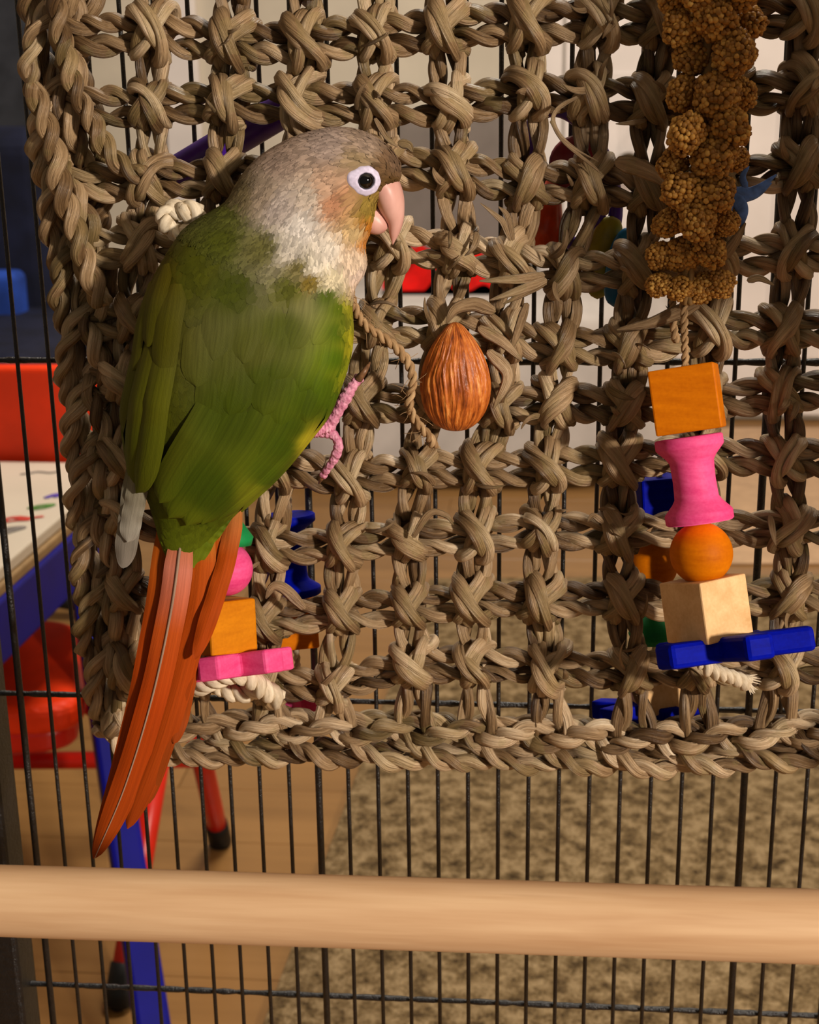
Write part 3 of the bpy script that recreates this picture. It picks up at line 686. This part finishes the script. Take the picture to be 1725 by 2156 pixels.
# right toy, behind the mat
br = thing('bead_string_toy', at(1390, 1500, T3), 'dark blue cube, orange ball, green bead, natural cube and blue star strung behind mat', 'bird toy')
rbox('cube_bead', (92*m4,)*3, .0008, M['blue'], br, 2, place(1385, 1050, T3, FB, 14))
lathe('ball_bead', sphere_prof(52*m4), M['orange'], br, place(1374, 1190, T3, FB), 32)
lathe('cone_bead', [(0, .007), (.004, .007), (.0098, -.001), (.0085, -.005), (0, -.005)], M['green'], br, place(1376, 1325, T3, FB), 24)
rbox('cube_bead', (92*m4,)*3, .0008, M['natural'], br, 2, place(1386, 1448, T3, FB, 20))
prism('star_bead', star2(118*m4, 56*m4, 22*m4), 40*m4, .001, M['blue'], br, Matrix.Translation(Vector(at(1360, 1496, T3)))@FB@Matrix.Diagonal((1, .55, 1, 1))@Matrix.Rotation(math.radians(8), 4, 'Z'))
free_cord('string', [(1392,960),(1385,1050),(1374,1190),(1376,1325),(1386,1448)], [T3]*5, .0008, .0006, .006, M['cotton'], br)

# coloured plastic toy behind the mat
pt = thing('plastic_charm_toy', at(1260, 650, T3), 'plastic charms behind the mat: teal and yellow-green petals, orange cone, purple ring', 'bird toy')
def petal(name, pts, half, mat, Y, th=.003):
    P = catmull([at(x, y, Y) for x, y in pts], 30); s = np.linspace(-1, 1, 30); w = half*np.sqrt(np.maximum(0.0004, 1-np.abs(s)**2.6))
    mb = MB(); tube(mb, P, w, 24, 0, flat=th/half); return mb.build(name, mat, pt)
petal('petal', [(1296,455),(1278,500),(1262,570),(1258,630)], 30*m4, M['lime'], T3)
petal('petal', [(1330,478),(1316,530),(1304,590),(1292,646)], 30*m4, M['teal'], T3-.005)
lathe('cone_charm', [(0, .014), (.002, .014), (.0062, -.004), (.0072, -.011), (.0060, -.012), (0, -.012)], M['redorange'], pt, place(1154, 445, T3, frame_for(8, 0)), 28)
th = np.linspace(0, 2*np.pi, 60); cc = at(1205, 380, T3+.002)
mb = MB(); tube(mb, cc+np.stack([.0135*np.cos(th), 0*th, .026*np.sin(th)], 1)@np.array(Matrix.Rotation(math.radians(-22), 3, 'Y')).T, .0026, 12); mb.build('ring', M['purple'], pt)
lathe('disc_charm', [(0, -.003), (.009, -.003), (.010, 0), (.009, .003), (0, .003)], m_plain('dark_red_plastic', (120, 16, 40), .35, .5), pt, place(1215, 345, T3, Matrix.Rotation(math.pi/2, 4, 'X')), 28)
petal('leaf_charm', [(1252,430),(1262,470),(1272,510)], 16*m4, M['purple'], T3+.002)
# purple rod behind the mat
p0, p1 = at(360, 372, T3), at(640, 205, T3); mb = MB(); tube(mb, np.linspace(p0, p1, 12), .0062, 20); rod = mb.build('plastic_rod', M['purple'])
tag(rod, 'dark purple plastic rod slanting behind the mat above the bird', 'rod')

# nut on the mat
NY = -.050; nc = at(959, 800, NY); mn = pxm(959, 800, NY)
nt_, np_ = 130, 240; t = np.linspace(0, np.pi, nt_)[:, None]; ph = np.linspace(0, 2*np.pi, np_, endpoint=False)[None, :]
prof = np.sin(t)**.86*(1-.16*np.cos(t)-.05*np.cos(2*t))
w = ph+.035*np.sin(t*4+ph*2)+.015*np.sin(t*9+ph*5)
rg = .55+.26*np.sin(w*23+.9*np.sin(t*3+2*ph))+.22*np.sin(w*37+1.2*np.sin(t*5+1+3*ph))+.2*np.sin(w*61+1.5*np.sin(t*7+ph))
rg = np.clip(rg, 0, 1); fade = np.sin(t)**.5
ra = prof*(1-.055*(1-rg)*fade)
Xn = 71*mn*ra*np.cos(ph); Yn = 60*mn*ra*np.sin(ph); Zn = 109*mn*np.cos(t)*(1+0*ph)+.0*ra
Zn = Zn+.0022*np.maximum(0, np.cos(t))**12
mb = MB(); mb.grid(np.stack([Xn, Yn, Zn], -1)+nc, True, uv=np.linspace(0, 1, nt_), tone=rg*np.ones_like(ra))
nut = tag(mb.build('nut_in_shell', M['nut']), 'brown oval nut in a deeply ridged fibrous shell hung on the mat', 'nut')
# jute twine
TW = MB(); TP = catmull([at(x, y, Y) for x, y, Y in ((735,592,-.064),(742,635,-.062),(765,680,-.058),(800,706,-.056),(838,735,-.055),(862,770,-.055),(870,805,-.055),(862,845,-.055),(872,880,-.054),(900,915,-.052),(915,940,-.048))], 200)
cord(TW, TP, .00095, .00085, 2, .0065, 1, 8, .1, .5, .0006)
tw = tag(TW.build('jute_twine', M['jute']), 'hairy jute twine trailing from the bird\'s breast past the ridged nut', 'twine')
for k in range(46):
    i = int(rng.integers(5, 195)); b = TP[i]; d = rng.normal(0, 1, 3); d[1] *= .4; d = nrm(d)
    mb = MB(); e = b+d*rng.uniform(.003, .008); mid = (b+e)/2+rng.normal(0, .001, 3); tube(mb, catmull([b, mid, e], 6), .00010, 4); mb.build('hair', M['jute'], tw)
# cotton knot behind the shoulder
ck = MB(); cc = at(384, 470, -.060); t = np.linspace(0, 2*np.pi*2.2, 120)
cord(ck, cc+np.stack([.0056*np.cos(t), -.003*np.sin(t*1.5), .0040*np.sin(t)+.0008*t/6], 1), .0018, .0015, 2, .008, 1, 8, .1, .75, .0008)
tag(ck.build('cotton_knot', M['cotton']), 'cream cotton cord knot on the mat beside the green shoulder', 'knot')
# blue strands whose colour stands in for cool glints on the ropes
bl = thing('blue_glint_strands', at(1590, 400, -.050), 'pale blue strands standing in for cool glints on the mat beside the millet', 'strip')
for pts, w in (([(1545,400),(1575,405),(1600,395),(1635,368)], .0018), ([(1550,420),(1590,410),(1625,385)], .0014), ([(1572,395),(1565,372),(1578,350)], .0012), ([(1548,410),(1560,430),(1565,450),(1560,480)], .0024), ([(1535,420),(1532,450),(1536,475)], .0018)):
    blade([at(x, y, -.050) for x, y in pts], w, M['blue_glint'], bl, 'strand')

# ------------------------------------------------------------------ millet spray
ICO = None
def ico():
    import bmesh
    bm = bmesh.new(); bmesh.ops.create_icosphere(bm, subdivisions=1, radius=1.0)
    v = np.array([x.co for x in bm.verts]); f = np.array([[q.index for q in p.verts] for p in bm.faces]); bm.free(); return v, f
IV, IF = ico()
MLY = -.060; mm_ = pxm(1470, 300, MLY)
def lobe(seed):
    g = np.random.default_rng(seed); n = 250; k = np.arange(n)+.5
    th = np.arccos(1-2*k/n); ph = np.pi*(1+5**.5)*k
    R = 37*mm_; d = np.stack([np.sin(th)*np.cos(ph), np.sin(th)*np.sin(ph), np.cos(th)], 1)
    bump = 1+.10*np.sin(d[:, 0]*5+seed)*np.cos(d[:, 2]*4)+g.normal(0, .035, n)
    d = nrm(d+g.normal(0, .07, d.shape)); c = d*(R*.92*bump)[:, None]*np.array([1, .95, 1.08]); r = .00088*g.uniform(.8, 1.2, n)
    V = (c[:, None]+IV[None]*r[:, None, None]).reshape(-1, 3); Fc = (IF[None]+(np.arange(n)*len(IV))[:, None, None]).reshape(-1, 3)
    mb = MB(); mb.v.append(V); mb.n = len(V); mb.f.append(Fc); mb.uv.append(np.zeros((len(Fc), 3, 2))); mb.tone.append(np.repeat(g.uniform(.1, 1, n), len(IV))); mb.col.append(np.full((len(V), 3), .5))
    core = [(max(0, R*.84*math.sin(a)), -R*.88*math.cos(a)) for a in np.linspace(0, math.pi, 12)]
    core = np.array(core); a = np.linspace(0, 2*np.pi, 16, endpoint=False)
    mb.grid(np.stack([core[:, None, 0]*np.cos(a), core[:, None, 0]*np.sin(a), np.broadcast_to(core[:, None, 1], (12, 16))], -1), True, tone=.5)
    return mb.mesh('seed_cluster', M['millet'])
LM = [lobe(k) for k in range(5)]
ms = thing('millet_spray', at(1455, 640, MLY), 'golden brown millet spray of round seed clusters hanging on the mat', 'millet')
lob = [(1507,38,1.1),(1573,45,.95),(1437,57,.95),(1459,122,.95),(1545,112,1.05),(1440,196,.9),(1510,202,1.12),(1562,196,.8),(1447,281,1.05),(1532,268,1.1),(1500,334,1.05),(1418,347,.8),(1440,402,1.05),(1507,406,1.0),(1469,465,1.0),(1409,470,.8),(1437,536,.9),(1494,528,.9),(1393,540,.75),(1388,600,.72),(1432,606,.75),(1475,606,.8),(1516,598,.75),(1530,470,.65),(1545,335,.75),(1480,-20,1.1),(1560,-25,1.0),(1420,-10,.9)]
for k, (x, y, s) in enumerate(lob):
    o = link('seed_cluster', LM[k % 5]); o.parent = ms; big = s > .98
    o.location = Vector(at(x, y, MLY-(.006 if big else -.002)-.001*(k % 3)))-ms.location; s *= 1.12; o.scale = (s, s*.9, s); o.rotation_euler = tuple(rng.uniform(0, 6.28, 3))
free_cord('stem', [(1500,-60),(1490,150),(1470,350),(1450,560),(1448,640)], [MLY]*5, .0014, .0008, .02, M['stem'], ms)

# ------------------------------------------------------------------ the bird
BO = -.012                                   # body stands this much nearer than first laid out
HEAD = [  # crown point, throat point, middle depth, half thickness (mm)
 ((846,368),(838,388),-47,1.6),((838,338),(824,398),-47,5.2),((812,306),(806,412),-47,8.8),((767,280),(792,438),-47,12.0),((710,270),(788,468),-47,14.4),
 ((640,283),(778,490),-47.5,15.2),((580,310),(768,512),-48,15.4),((532,346),(767,534),-49,15.6),((502,386),(770,556),-50,16.0),((480,424),(764,578),-52,16.8)]
BODY = [
 ((448,446),(750,598),-55,18.5),((392,482),(742,618),-59,21.0),((346,548),(740,655),-62,23.0),((312,620),(742,695),-64,24.5),((292,700),(738,745),-65,25.5),
 ((280,790),(722,803),-65,25.0),((276,870),(698,858),-64,24.0),((284,945),(655,915),-63,21.5),((300,1005),(598,985),-62,18.5),((318,1055),(540,1042),-61,14.5),
 ((330,1098),(490,1088),-60,10.5),((340,1138),(455,1130),-60,7.0),((356,1176),(422,1170),-60,4.0),((374,1200),(398,1198),-60,1.2)]
st = []
for (a, b, yc, hd) in HEAD+BODY:
    Y = yc*MM+BO; A, B = at(*a, Y), at(*b, Y)
    st.append(((A+B)/2, (A-B)/2, np.array([0, -hd*MM, 0])))
NS, NG = 200, 96
SURF = loft(st, NS, NG, 2.15)
bird = thing('conure', at(420, 1200, -.075), 'small green parrot with grey-brown head and orange tail clinging to the mat', 'parrot')
# plumage colours of the bird by place on it
CP = np.array([(700,300,178,158,146),(600,330,170,148,132),(770,310,168,146,128),(830,345,126,100,78),(822,385,100,74,40),(812,352,112,86,58),(760,335,156,134,100),(690,395,206,170,142),(712,422,204,148,112),(660,410,210,194,176),(740,420,190,150,104),(770,430,156,132,60),(790,450,150,130,50),(786,470,206,130,44),(770,505,214,138,60),(755,490,206,180,130),
 (745,540,232,208,180),(640,470,222,214,204),(600,430,186,172,162),(560,400,160,142,122),(520,400,124,110,78),(660,560,236,228,210),(620,520,206,198,184),(700,590,226,214,180),(760,570,228,204,186),(755,620,210,180,152),(690,520,230,220,204),
 (480,450,84,88,34),(480,500,76,82,20),(560,520,100,98,52),(500,600,68,76,12),(420,560,80,84,14),(600,700,74,82,18),(540,740,82,86,30),(640,560,112,104,48),(620,600,88,92,24),(690,620,74,92,14),(660,585,128,108,30),(738,640,160,158,34),(744,700,196,188,40),(718,650,84,104,14),(718,700,74,98,12),(715,760,76,104,12),(736,770,150,156,30),
 (500,880,66,80,12),(560,800,68,80,16),(450,1040,64,82,12),(650,850,68,86,12),(600,940,68,88,12),(620,900,68,86,12),(690,830,78,102,14),(655,935,186,176,40),(560,1010,74,94,14),(545,1040,120,128,26),(340,560,92,84,12),(300,700,86,84,12),(290,850,88,90,14),(300,950,86,92,16),(400,1120,98,112,20),(400,1180,104,120,22)], float)
CPL = lin(CP[:, 2:5])
def bcol(px):
    px = np.atleast_2d(px); d = ((px[:, None]-CP[None, :, :2])**2).sum(-1)+120.0; w = d**-2.2
    return (w@CPL)/w.sum(1, keepdims=True)
mb = MB(); bc_ = bcol(proj(SURF.reshape(-1, 3))).reshape(NS, NG, 3)
mb.grid(SURF, True, uv=np.linspace(0, 30, NS), col=bc_)
mb.grid(np.stack([np.repeat(SURF[:1].mean(1), NG, 0), SURF[0]]), True, col=bc_[:1].repeat(2, 0)); mb.grid(np.stack([SURF[-1], np.repeat(SURF[-1:].mean(1), NG, 0)]), True, col=bc_[-1:].repeat(2, 0))
body = mb.build('body', M['feather'], bird)
bv = [Vector(v) for v in SURF.reshape(-1, 3)]
bf = [(i*NG+j, i*NG+(j+1) % NG, (i+1)*NG+(j+1) % NG, (i+1)*NG+j) for i in range(NS-1) for j in range(NG)]
BVH = BVHTree.FromPolygons(bv, bf)
CEN = SURF.mean(1)
def surf(p):
    loc, n, idx, d = BVH.find_nearest(Vector(p))
    loc = np.array(loc); n = np.array(n); c = CEN[min(idx//NG, NS-1)]
    if n@(loc-c) < 0: n = -n
    return loc, n
def hit(px, py):
    h = BVH.ray_cast(Vector(CAM), Vector(nrm(ray(px, py))))
    if h[0] is None: return surf(at(px, py, -.078))[0]
    return np.array(h[0])
# contour feathers all over the body
dU = np.gradient(SURF, axis=0); dV = np.gradient(SURF, axis=1)
AR = np.linalg.norm(np.cross(dU, dV), axis=-1); NRM = nrm(np.cross(dU, dV))
if ((NRM*(SURF-CEN[:, None])).sum(-1)).mean() < 0: NRM = -NRM
NH = int(NS*len(HEAD)/(len(HEAD)+len(BODY)-1))
EYE = hit(770, 381)
def down(name, i0, i1, n, Lf, Wf, lift, jit):
    g = np.random.default_rng(i0+11); mb = MB()
    ok = (NRM[i0:i1, :, 1] < .35); p = (AR[i0:i1]*ok).ravel(); p /= p.sum(); pick = g.choice(len(p), n, p=p)
    pick = np.sort(pick)[::-1]
    for q in pick:
        i, j = i0+q//NG, q % NG; root = SURF[i, j]+dV[i, j]*g.uniform(-.5, .5)+dU[i, j]*g.uniform(-.5, .5)
        if np.linalg.norm(root-EYE) < .0060: continue
        d = nrm(dU[i, j]); s = nrm(np.cross(NRM[i, j], d)); ang = g.normal(0, .16); d2 = d*math.cos(ang)+s*math.sin(ang); s2 = np.cross(NRM[i, j], d2)
        f = (i-i0)/max(1, i1-i0); Ln = Lf(f)*g.uniform(.8, 1.2); W = Wf(f)*g.uniform(.8, 1.2); G = np.zeros((4, 3, 3))
        for a, (v, w) in enumerate(((0, .45), (.4, 1), (.75, .85), (1, .22))):
            for b, u in enumerate((-1, 0, 1)):
                loc, nn = surf(root+d2*Ln*v+s2*(W*.5*w*u)); G[a, b] = loc+nn*(.00012+lift*v*(1-.35*abs(u))*g.uniform(.8, 1.2))
        c = bcol(proj(root+d2*Ln*.5))[0]*g.uniform(1-jit, 1+jit*1.2)
        cc = c*np.ones((4, 3, 1)); mb.grid(G, uv=np.linspace(0, 1, 4)+g.uniform(0, 50), col=cc)
    o = mb.build(name, M['feather'], bird); o['kind'] = 'stuff'; return o
down('head_plumage', 2, NH+6, 4200, lambda f: (.0026+.0062*f), lambda f: (.0011+.0014*f), .00045, .30)
down('body_plumage', NH-2, NS-4, 2600, lambda f: .0085+.004*f, lambda f: .0048+.002*f, .00028, .13)
# long feathers laid on the body
def on_body(pts, hw, lift0, lift1, colf, n=26, m=7, parent=None, name='feather', taper=.35):
    P2 = catmull([(*p, 0) for p in pts], n)[:, :2]; C = np.array([hit(*p) for p in P2]); T = nrm(np.gradient(C, axis=0)); G = np.zeros((n, m, 3)); CC = np.zeros((n, m, 3))
    W = hw*pxm(500, 800, -.09)
    for i in range(n):
        v = i/(n-1); _, nn = surf(C[i]); S = nrm(np.cross(T[i], nn))
        w = W*min(1, .45+v*3)*(1 if v < 1-taper else math.sqrt(max(0.01, 1-((v-1+taper)/taper)**2)))
        for j in range(m):
            u = -1+2*j/(m-1); loc, n2 = surf(C[i]+S*w*u); G[i, j] = loc+n2*(lift0+(lift1-lift0)*min(1, v*2.2))*(1-.25*u*u)+nn*.0002*(1-abs(u))
    cc = colf(proj(G.reshape(-1, 3))).reshape(n, m, 3)
    u = np.abs(np.linspace(-1, 1, m))[None, :, None]; v = np.linspace(0, 1, n)[:, None, None]
    mb = MB(); mb.grid(G, col=cc, uv=np.linspace(0, 1, n)); mb.grid(G-np.array([0, -.00035, 0]), col=cc, uv=np.linspace(0, 1, n), flip=True)
    return mb, name, parent
def emit(t, mat=None): mb, name, parent = t; return mb.build(name, mat or M['lfeather'], parent)
def merge(lst, name, parent):
    mb = MB()
    for t, _, _ in lst:
        for V, f, uv, to, co in [(np.concatenate(t.v), np.concatenate(t.f), np.concatenate(t.uv), np.concatenate(t.tone), np.concatenate(t.col))]:
            mb.v.append(V); mb.f.append(f+mb.n); mb.uv.append(uv); mb.tone.append(to); mb.col.append(co); mb.n += len(V)
    return mb.build(name, M['lfeather'], parent)
# right wing: coverts, then flight feathers as its sub-parts
cov = []
for y0, ln, hw, xs in ((760, 130, 40, (450, 510, 570, 628, 680)), (690, 130, 40, (430, 490, 552, 615, 672, 712)), (625, 120, 36, (470, 530, 590, 648, 700))):
    for k, x in enumerate(xs):
        dx = -(x-360)*.10; g = rng.uniform(.92, 1.06); x += rng.uniform(-12, 12); y0_ = y0; y0 = y0_+rng.uniform(-22, 22)
        cov.append(on_body([(x, y0), (x+dx*.4, y0+ln*.5), (x+dx*1.3, y0+ln)], hw, .0002, .0007, lambda p, g=g: bcol(p)*g, 16, 7)); y0 = y0_
wr = merge(cov, 'wing', bird)
for k, (pts, hw, g) in enumerate([([(480,800),(432,890),(385,970),(345,1048)],36,1.03),([(540,800),(482,910),(415,1005),(362,1080)],38,.96),([(600,790),(540,910),(455,1015),(395,1096)],38,1.0),
    ([(650,790),(600,905),(510,1010),(425,1094)],36,.95),([(695,770),(655,890),(560,1002),(458,1086)],32,1.04),([(725,740),(700,850),(625,960),(505,1072)],24,1.0)]):
    emit(on_body(pts, hw, -.0012, .0012+.0003*(5-k), lambda p, g=g: bcol(p)*g, 34, 9, wr, 'flight_feather', .18))
# left wing
cov = [on_body([(350,560),(330,640),(318,730)],34,.0008,.0016,bcol,18,7), on_body([(318,600),(300,690),(288,780)],26,.0008,.0016,bcol,18,7), on_body([(372,600),(358,690),(346,790)],34,.0008,.0020,bcol,18,7)]
wl = merge(cov, 'wing', bird)
for pts, hw, l1, g in (([(300,660),(280,800),(268,940),(280,1045)],26,.0030,.95),([(330,660),(312,800),(294,940),(292,1040)],32,.0036,1.06),([(358,680),(346,800),(328,930),(308,1026)],30,.0042,1.12)):
    emit(on_body(pts, hw, -.0010, l1, lambda p, g=g: bcol(p)*g, 34, 9, wl, 'flight_feather', .22))
# free feathers: grey wing tips and the long tail
def strap(name, pts, Ys, hw, colf, parent, shaft=None, n=60, m=9, camber=.26, tip=.22, root=.5):
    P = catmull([at(x, y, Y) for (x, y), Y in zip(pts, Ys)], n); T = nrm(np.gradient(P, axis=0)); N = nrm(np.cross(np.cross(T, np.array([0, -1.0, 0])), T)); N = np.where((N[:, 1] > 0)[:, None], -N, N); S = np.cross(T, N)
    W = hw*pxm(pts[0][0], pts[0][1], Ys[0]); v = np.linspace(0, 1, n)
    w = W*np.minimum(1, root+v*2.2)*np.where(v < 1-tip, 1, np.sqrt(np.maximum(.004, 1-((v-1+tip)/tip)**2)))
    u = np.linspace(-1, 1, m)
    G = P[:, None]+S[:, None]*(w[:, None]*u[None])[..., None]-N[:, None]*(camber*w[:, None]*(np.abs(u)**1.6)[None])[..., None]
    G = G+N[:, None]*(.00035*np.sin(v*26+hw)[:, None]*u[None]**2)[..., None]
    c = colf(np.broadcast_to(v[:, None], (n, m)), np.broadcast_to(u[None], (n, m)))
    mb = MB(); mb.grid(G, col=c, uv=v); mb.grid(G-N[:, None]*.0003, col=c, uv=v, flip=True); o = mb.build(name, M['lfeather'], parent)
    if shaft is not None:
        mb = MB(); tube(mb, P+N*.0002, np.linspace(.00055, .00018, n), 6, col=shaft); mb.build('shaft', M['lfeather'], o)
    return o
def lerp(stops):
    xs = [s[0] for s in stops]; cs = np.array([lin(s[1]) for s in stops])
    def f(v, u): 
        c = np.stack([np.interp(v, xs, cs[:, k]) for k in range(3)], -1)
        return c
    return f
gy_ = lerp([(0, (112, 112, 60)), (.25, (128, 122, 104)), (1, (134, 126, 116))])
strap('primary_feather', [(285,960),(276,1060),(268,1120),(258,1196)], [-.086, -.084, -.082, -.080], 25, gy_, bird)
strap('primary_feather', [(296,960),(286,1040),(276,1090),(268,1142)], [-.0875, -.086, -.084, -.083], 23, lerp([(0, (112, 112, 60)), (.35, (138, 132, 112)), (1, (160, 154, 142))]), bird)
OR = [(0, (176, 116, 40)), (.10, (190, 76, 16)), (.4, (186, 74, 22)), (1, (164, 66, 22))]
TY = [-.074, -.075, -.076, -.077, -.078]
def tailY(n, d): return [-.0745-.013*k/(n-1)+d for k in range(n)]
for pts, hw, d, stops, sh in (
    ([(400,1170),(402,1290),(396,1400),(378,1500),(366,1566)],22,.0035,[(0,(176,80,16)),(1,(154,64,12))],None),
    ([(350,1096),(330,1250),(296,1440),(250,1630),(196,1808)],22,.0020,[(0,(178,92,20)),(.4,(172,66,8)),(1,(154,64,12))],None),
    ([(462,1088),(450,1200),(421,1310),(386,1420),(354,1540),(314,1692)],23,.0016,[(0,(178,128,44)),(.10,(190,84,16)),(.4,(172,66,8)),(1,(140,62,14))],None),
    ([(496,1072),(476,1180),(446,1280),(410,1388)],20,.0022,[(0,(190,120,60)),(.3,(184,78,12)),(1,(170,66,8))],None),
    ([(430,1110),(416,1270),(376,1440),(326,1600),(268,1745)],29,-.0006,[(0,(186,128,40)),(.12,(192,86,20)),(.3,(186,76,14)),(1,(148,58,8))],None),
    ([(384,1120),(360,1290),(318,1480),(262,1660),(200,1806)],31,-.0030,[(0,(190,110,60)),(.12,(214,128,104)),(.30,(194,84,26)),(.5,(178,66,8)),(1,(154,64,12))],lin((170,140,120)))):
    strap('tail_feather', pts, tailY(len(pts), d), hw, lerp(stops), bird, sh, root=.75, tip=.30)
# green upper tail coverts
for pts, hw in (([(352,1098),(362,1140),(376,1188)],26),([(430,1094),(418,1140),(398,1196)],32),([(392,1096),(392,1150),(386,1206)],34),([(470,1080),(450,1112),(436,1146)],22)):
    strap('tail_covert', pts, [-.077, -.0775, -.0768], hw, lerp([(0, (66, 82, 12)), (.5, (98, 114, 18)), (1, (116, 126, 24))]), bird, root=.9, tip=.6, n=24)
# eye
def surf_frame(px, py):
    p = hit(px, py); loc, n = surf(p); n = nrm(n+np.array([0, -.6, 0])); r = nrm(R_-(R_@n)*n); u = np.cross(r, n)*-1.0
    if u@U_ < 0: u = -u
    return loc, n, r, u
el, en, er, eu = surf_frame(770, 381); me_ = pxm(770, 381, el[1])
a = np.linspace(0, 2*np.pi, 56, endpoint=False); rings = []
for f_, h in ((.50, -.0002), (.57, .0012), (.64, .0014), (.70, .0011), (.86, .0010), (.97, .0006), (1.03, -.0006)):
    R = 33*me_*f_*(1+.30*np.maximum(0, np.cos(a-math.radians(168)))**8*(f_ > .6)); R = R*(1-.07*np.abs(np.sin(a)))
    R = R*(1+.02*np.sin(a*9+f_*9))
    rings.append(el+er*(R*np.cos(a))[:, None]+eu*(R*np.sin(a))[:, None]+en*h)
mb = MB(); mb.grid(np.array(rings), True); ring = mb.build('eye_ring', M['ring'], bird); ring['label'] = 'bare white skin ring around the eye'
lathe('eye', sphere_prof(20.5*me_, 28), M['eyeball'], bird, Matrix.Translation(Vector(el-en*.0008)), 36)
# beak
def solid(name, stn, mat, parent, ns=40, ng=28, expo=2.0):
    s = []
    for a_, b_, Y, hd in stn:
        A, B = at(*a_, Y), at(*b_, Y); s.append(((A+B)/2, (A-B)/2, np.array([0, -hd*MM, 0])))
    V = loft(s, ns, ng, expo); V = np.concatenate([np.repeat(V[:1].mean(1, keepdims=True), ng, 1), V, np.repeat(V[-1:].mean(1, keepdims=True), ng, 1)])
    mb = MB(); mb.grid(V, True); return mb.build(name, mat, parent)
BY = -.059
solid('upper_beak', [((828,366),(788,416),BY,7.0),((842,384),(796,436),BY,6.9),((850,410),(803,450),BY,6.2),((852,436),(810,461),BY,5.0),((850,464),(817,474),BY,3.4),((842,490),(820,494),BY,2.1),((832,508),(824,507),BY,1.0),((828,515),(826,514),BY,.4)], M['beak'], bird)
solid('lower_beak', [((784,430),(766,482),BY,4.6),((798,438),(778,491),BY,4.4),((809,450),(794,494),BY,3.8),((816,466),(807,490),BY,2.8),((818,478),(813,485),BY,1.6)], M['beak'], bird)
if False:
    p = hit(836, 372); lathe('cere', sphere_prof(.0030, 14), m_plain('cere_skin', (176, 140, 132), .6, .2, 800, .15), bird, Matrix.Translation(Vector(at(834, 374, p[1]+.0012))), 20)
# foot
def toe(pts, Y, r0, r1, n=90):
    Ys = Y if isinstance(Y, list) else [Y]*len(pts)
    P = catmull([at(x, y, q) for (x, y), q in zip(pts, Ys)], n); v = np.linspace(0, 1, n)
    return P, (r0+(r1-r0)*v)*(1+.07*np.sin(v*60)+.10*np.sin(v*13+.6))
FY = -.056; mf = pxm(700, 900, FY); fm = MB()
for pts, Y, r0, r1 in (([(630,915),(660,905),(690,898)], [-.064, -.060, -.057], 17, 15), ([(684,908),(704,880),(724,845),(742,815),(758,794)], [FY, -.057, -.057, -.056, -.054], 14, 10.5),
    ([(676,908),(700,914),(713,935),(706,962),(692,984),(680,1002)], [FY, -.057, -.058, -.057, -.056, -.054], 12, 8), ([(684,905),(700,890),(712,870)], [-.054]*3, 12, 8)):
    P, rr = toe(pts, Y, r0*mf, r1*mf); tube(fm, P, rr, 16, .05)
ft = fm.build('foot', M['skin'], bird); ft['label'] = 'pink scaly foot gripping the mat'
for pts, Ys in (([(755,798),(766,784),(774,772),(779,763)], [-.0555, -.0565, -.055, -.052]), ([(682,998),(676,1008),(672,1018)], [-.054, -.0535, -.050])):
    P = catmull([at(x, y, Y) for (x, y), Y in zip(pts, Ys)], 20); mb = MB(); tube(mb, P, np.linspace(9*mf, 2*mf, 20), 12); mb.build('claw', M['claw'], ft)
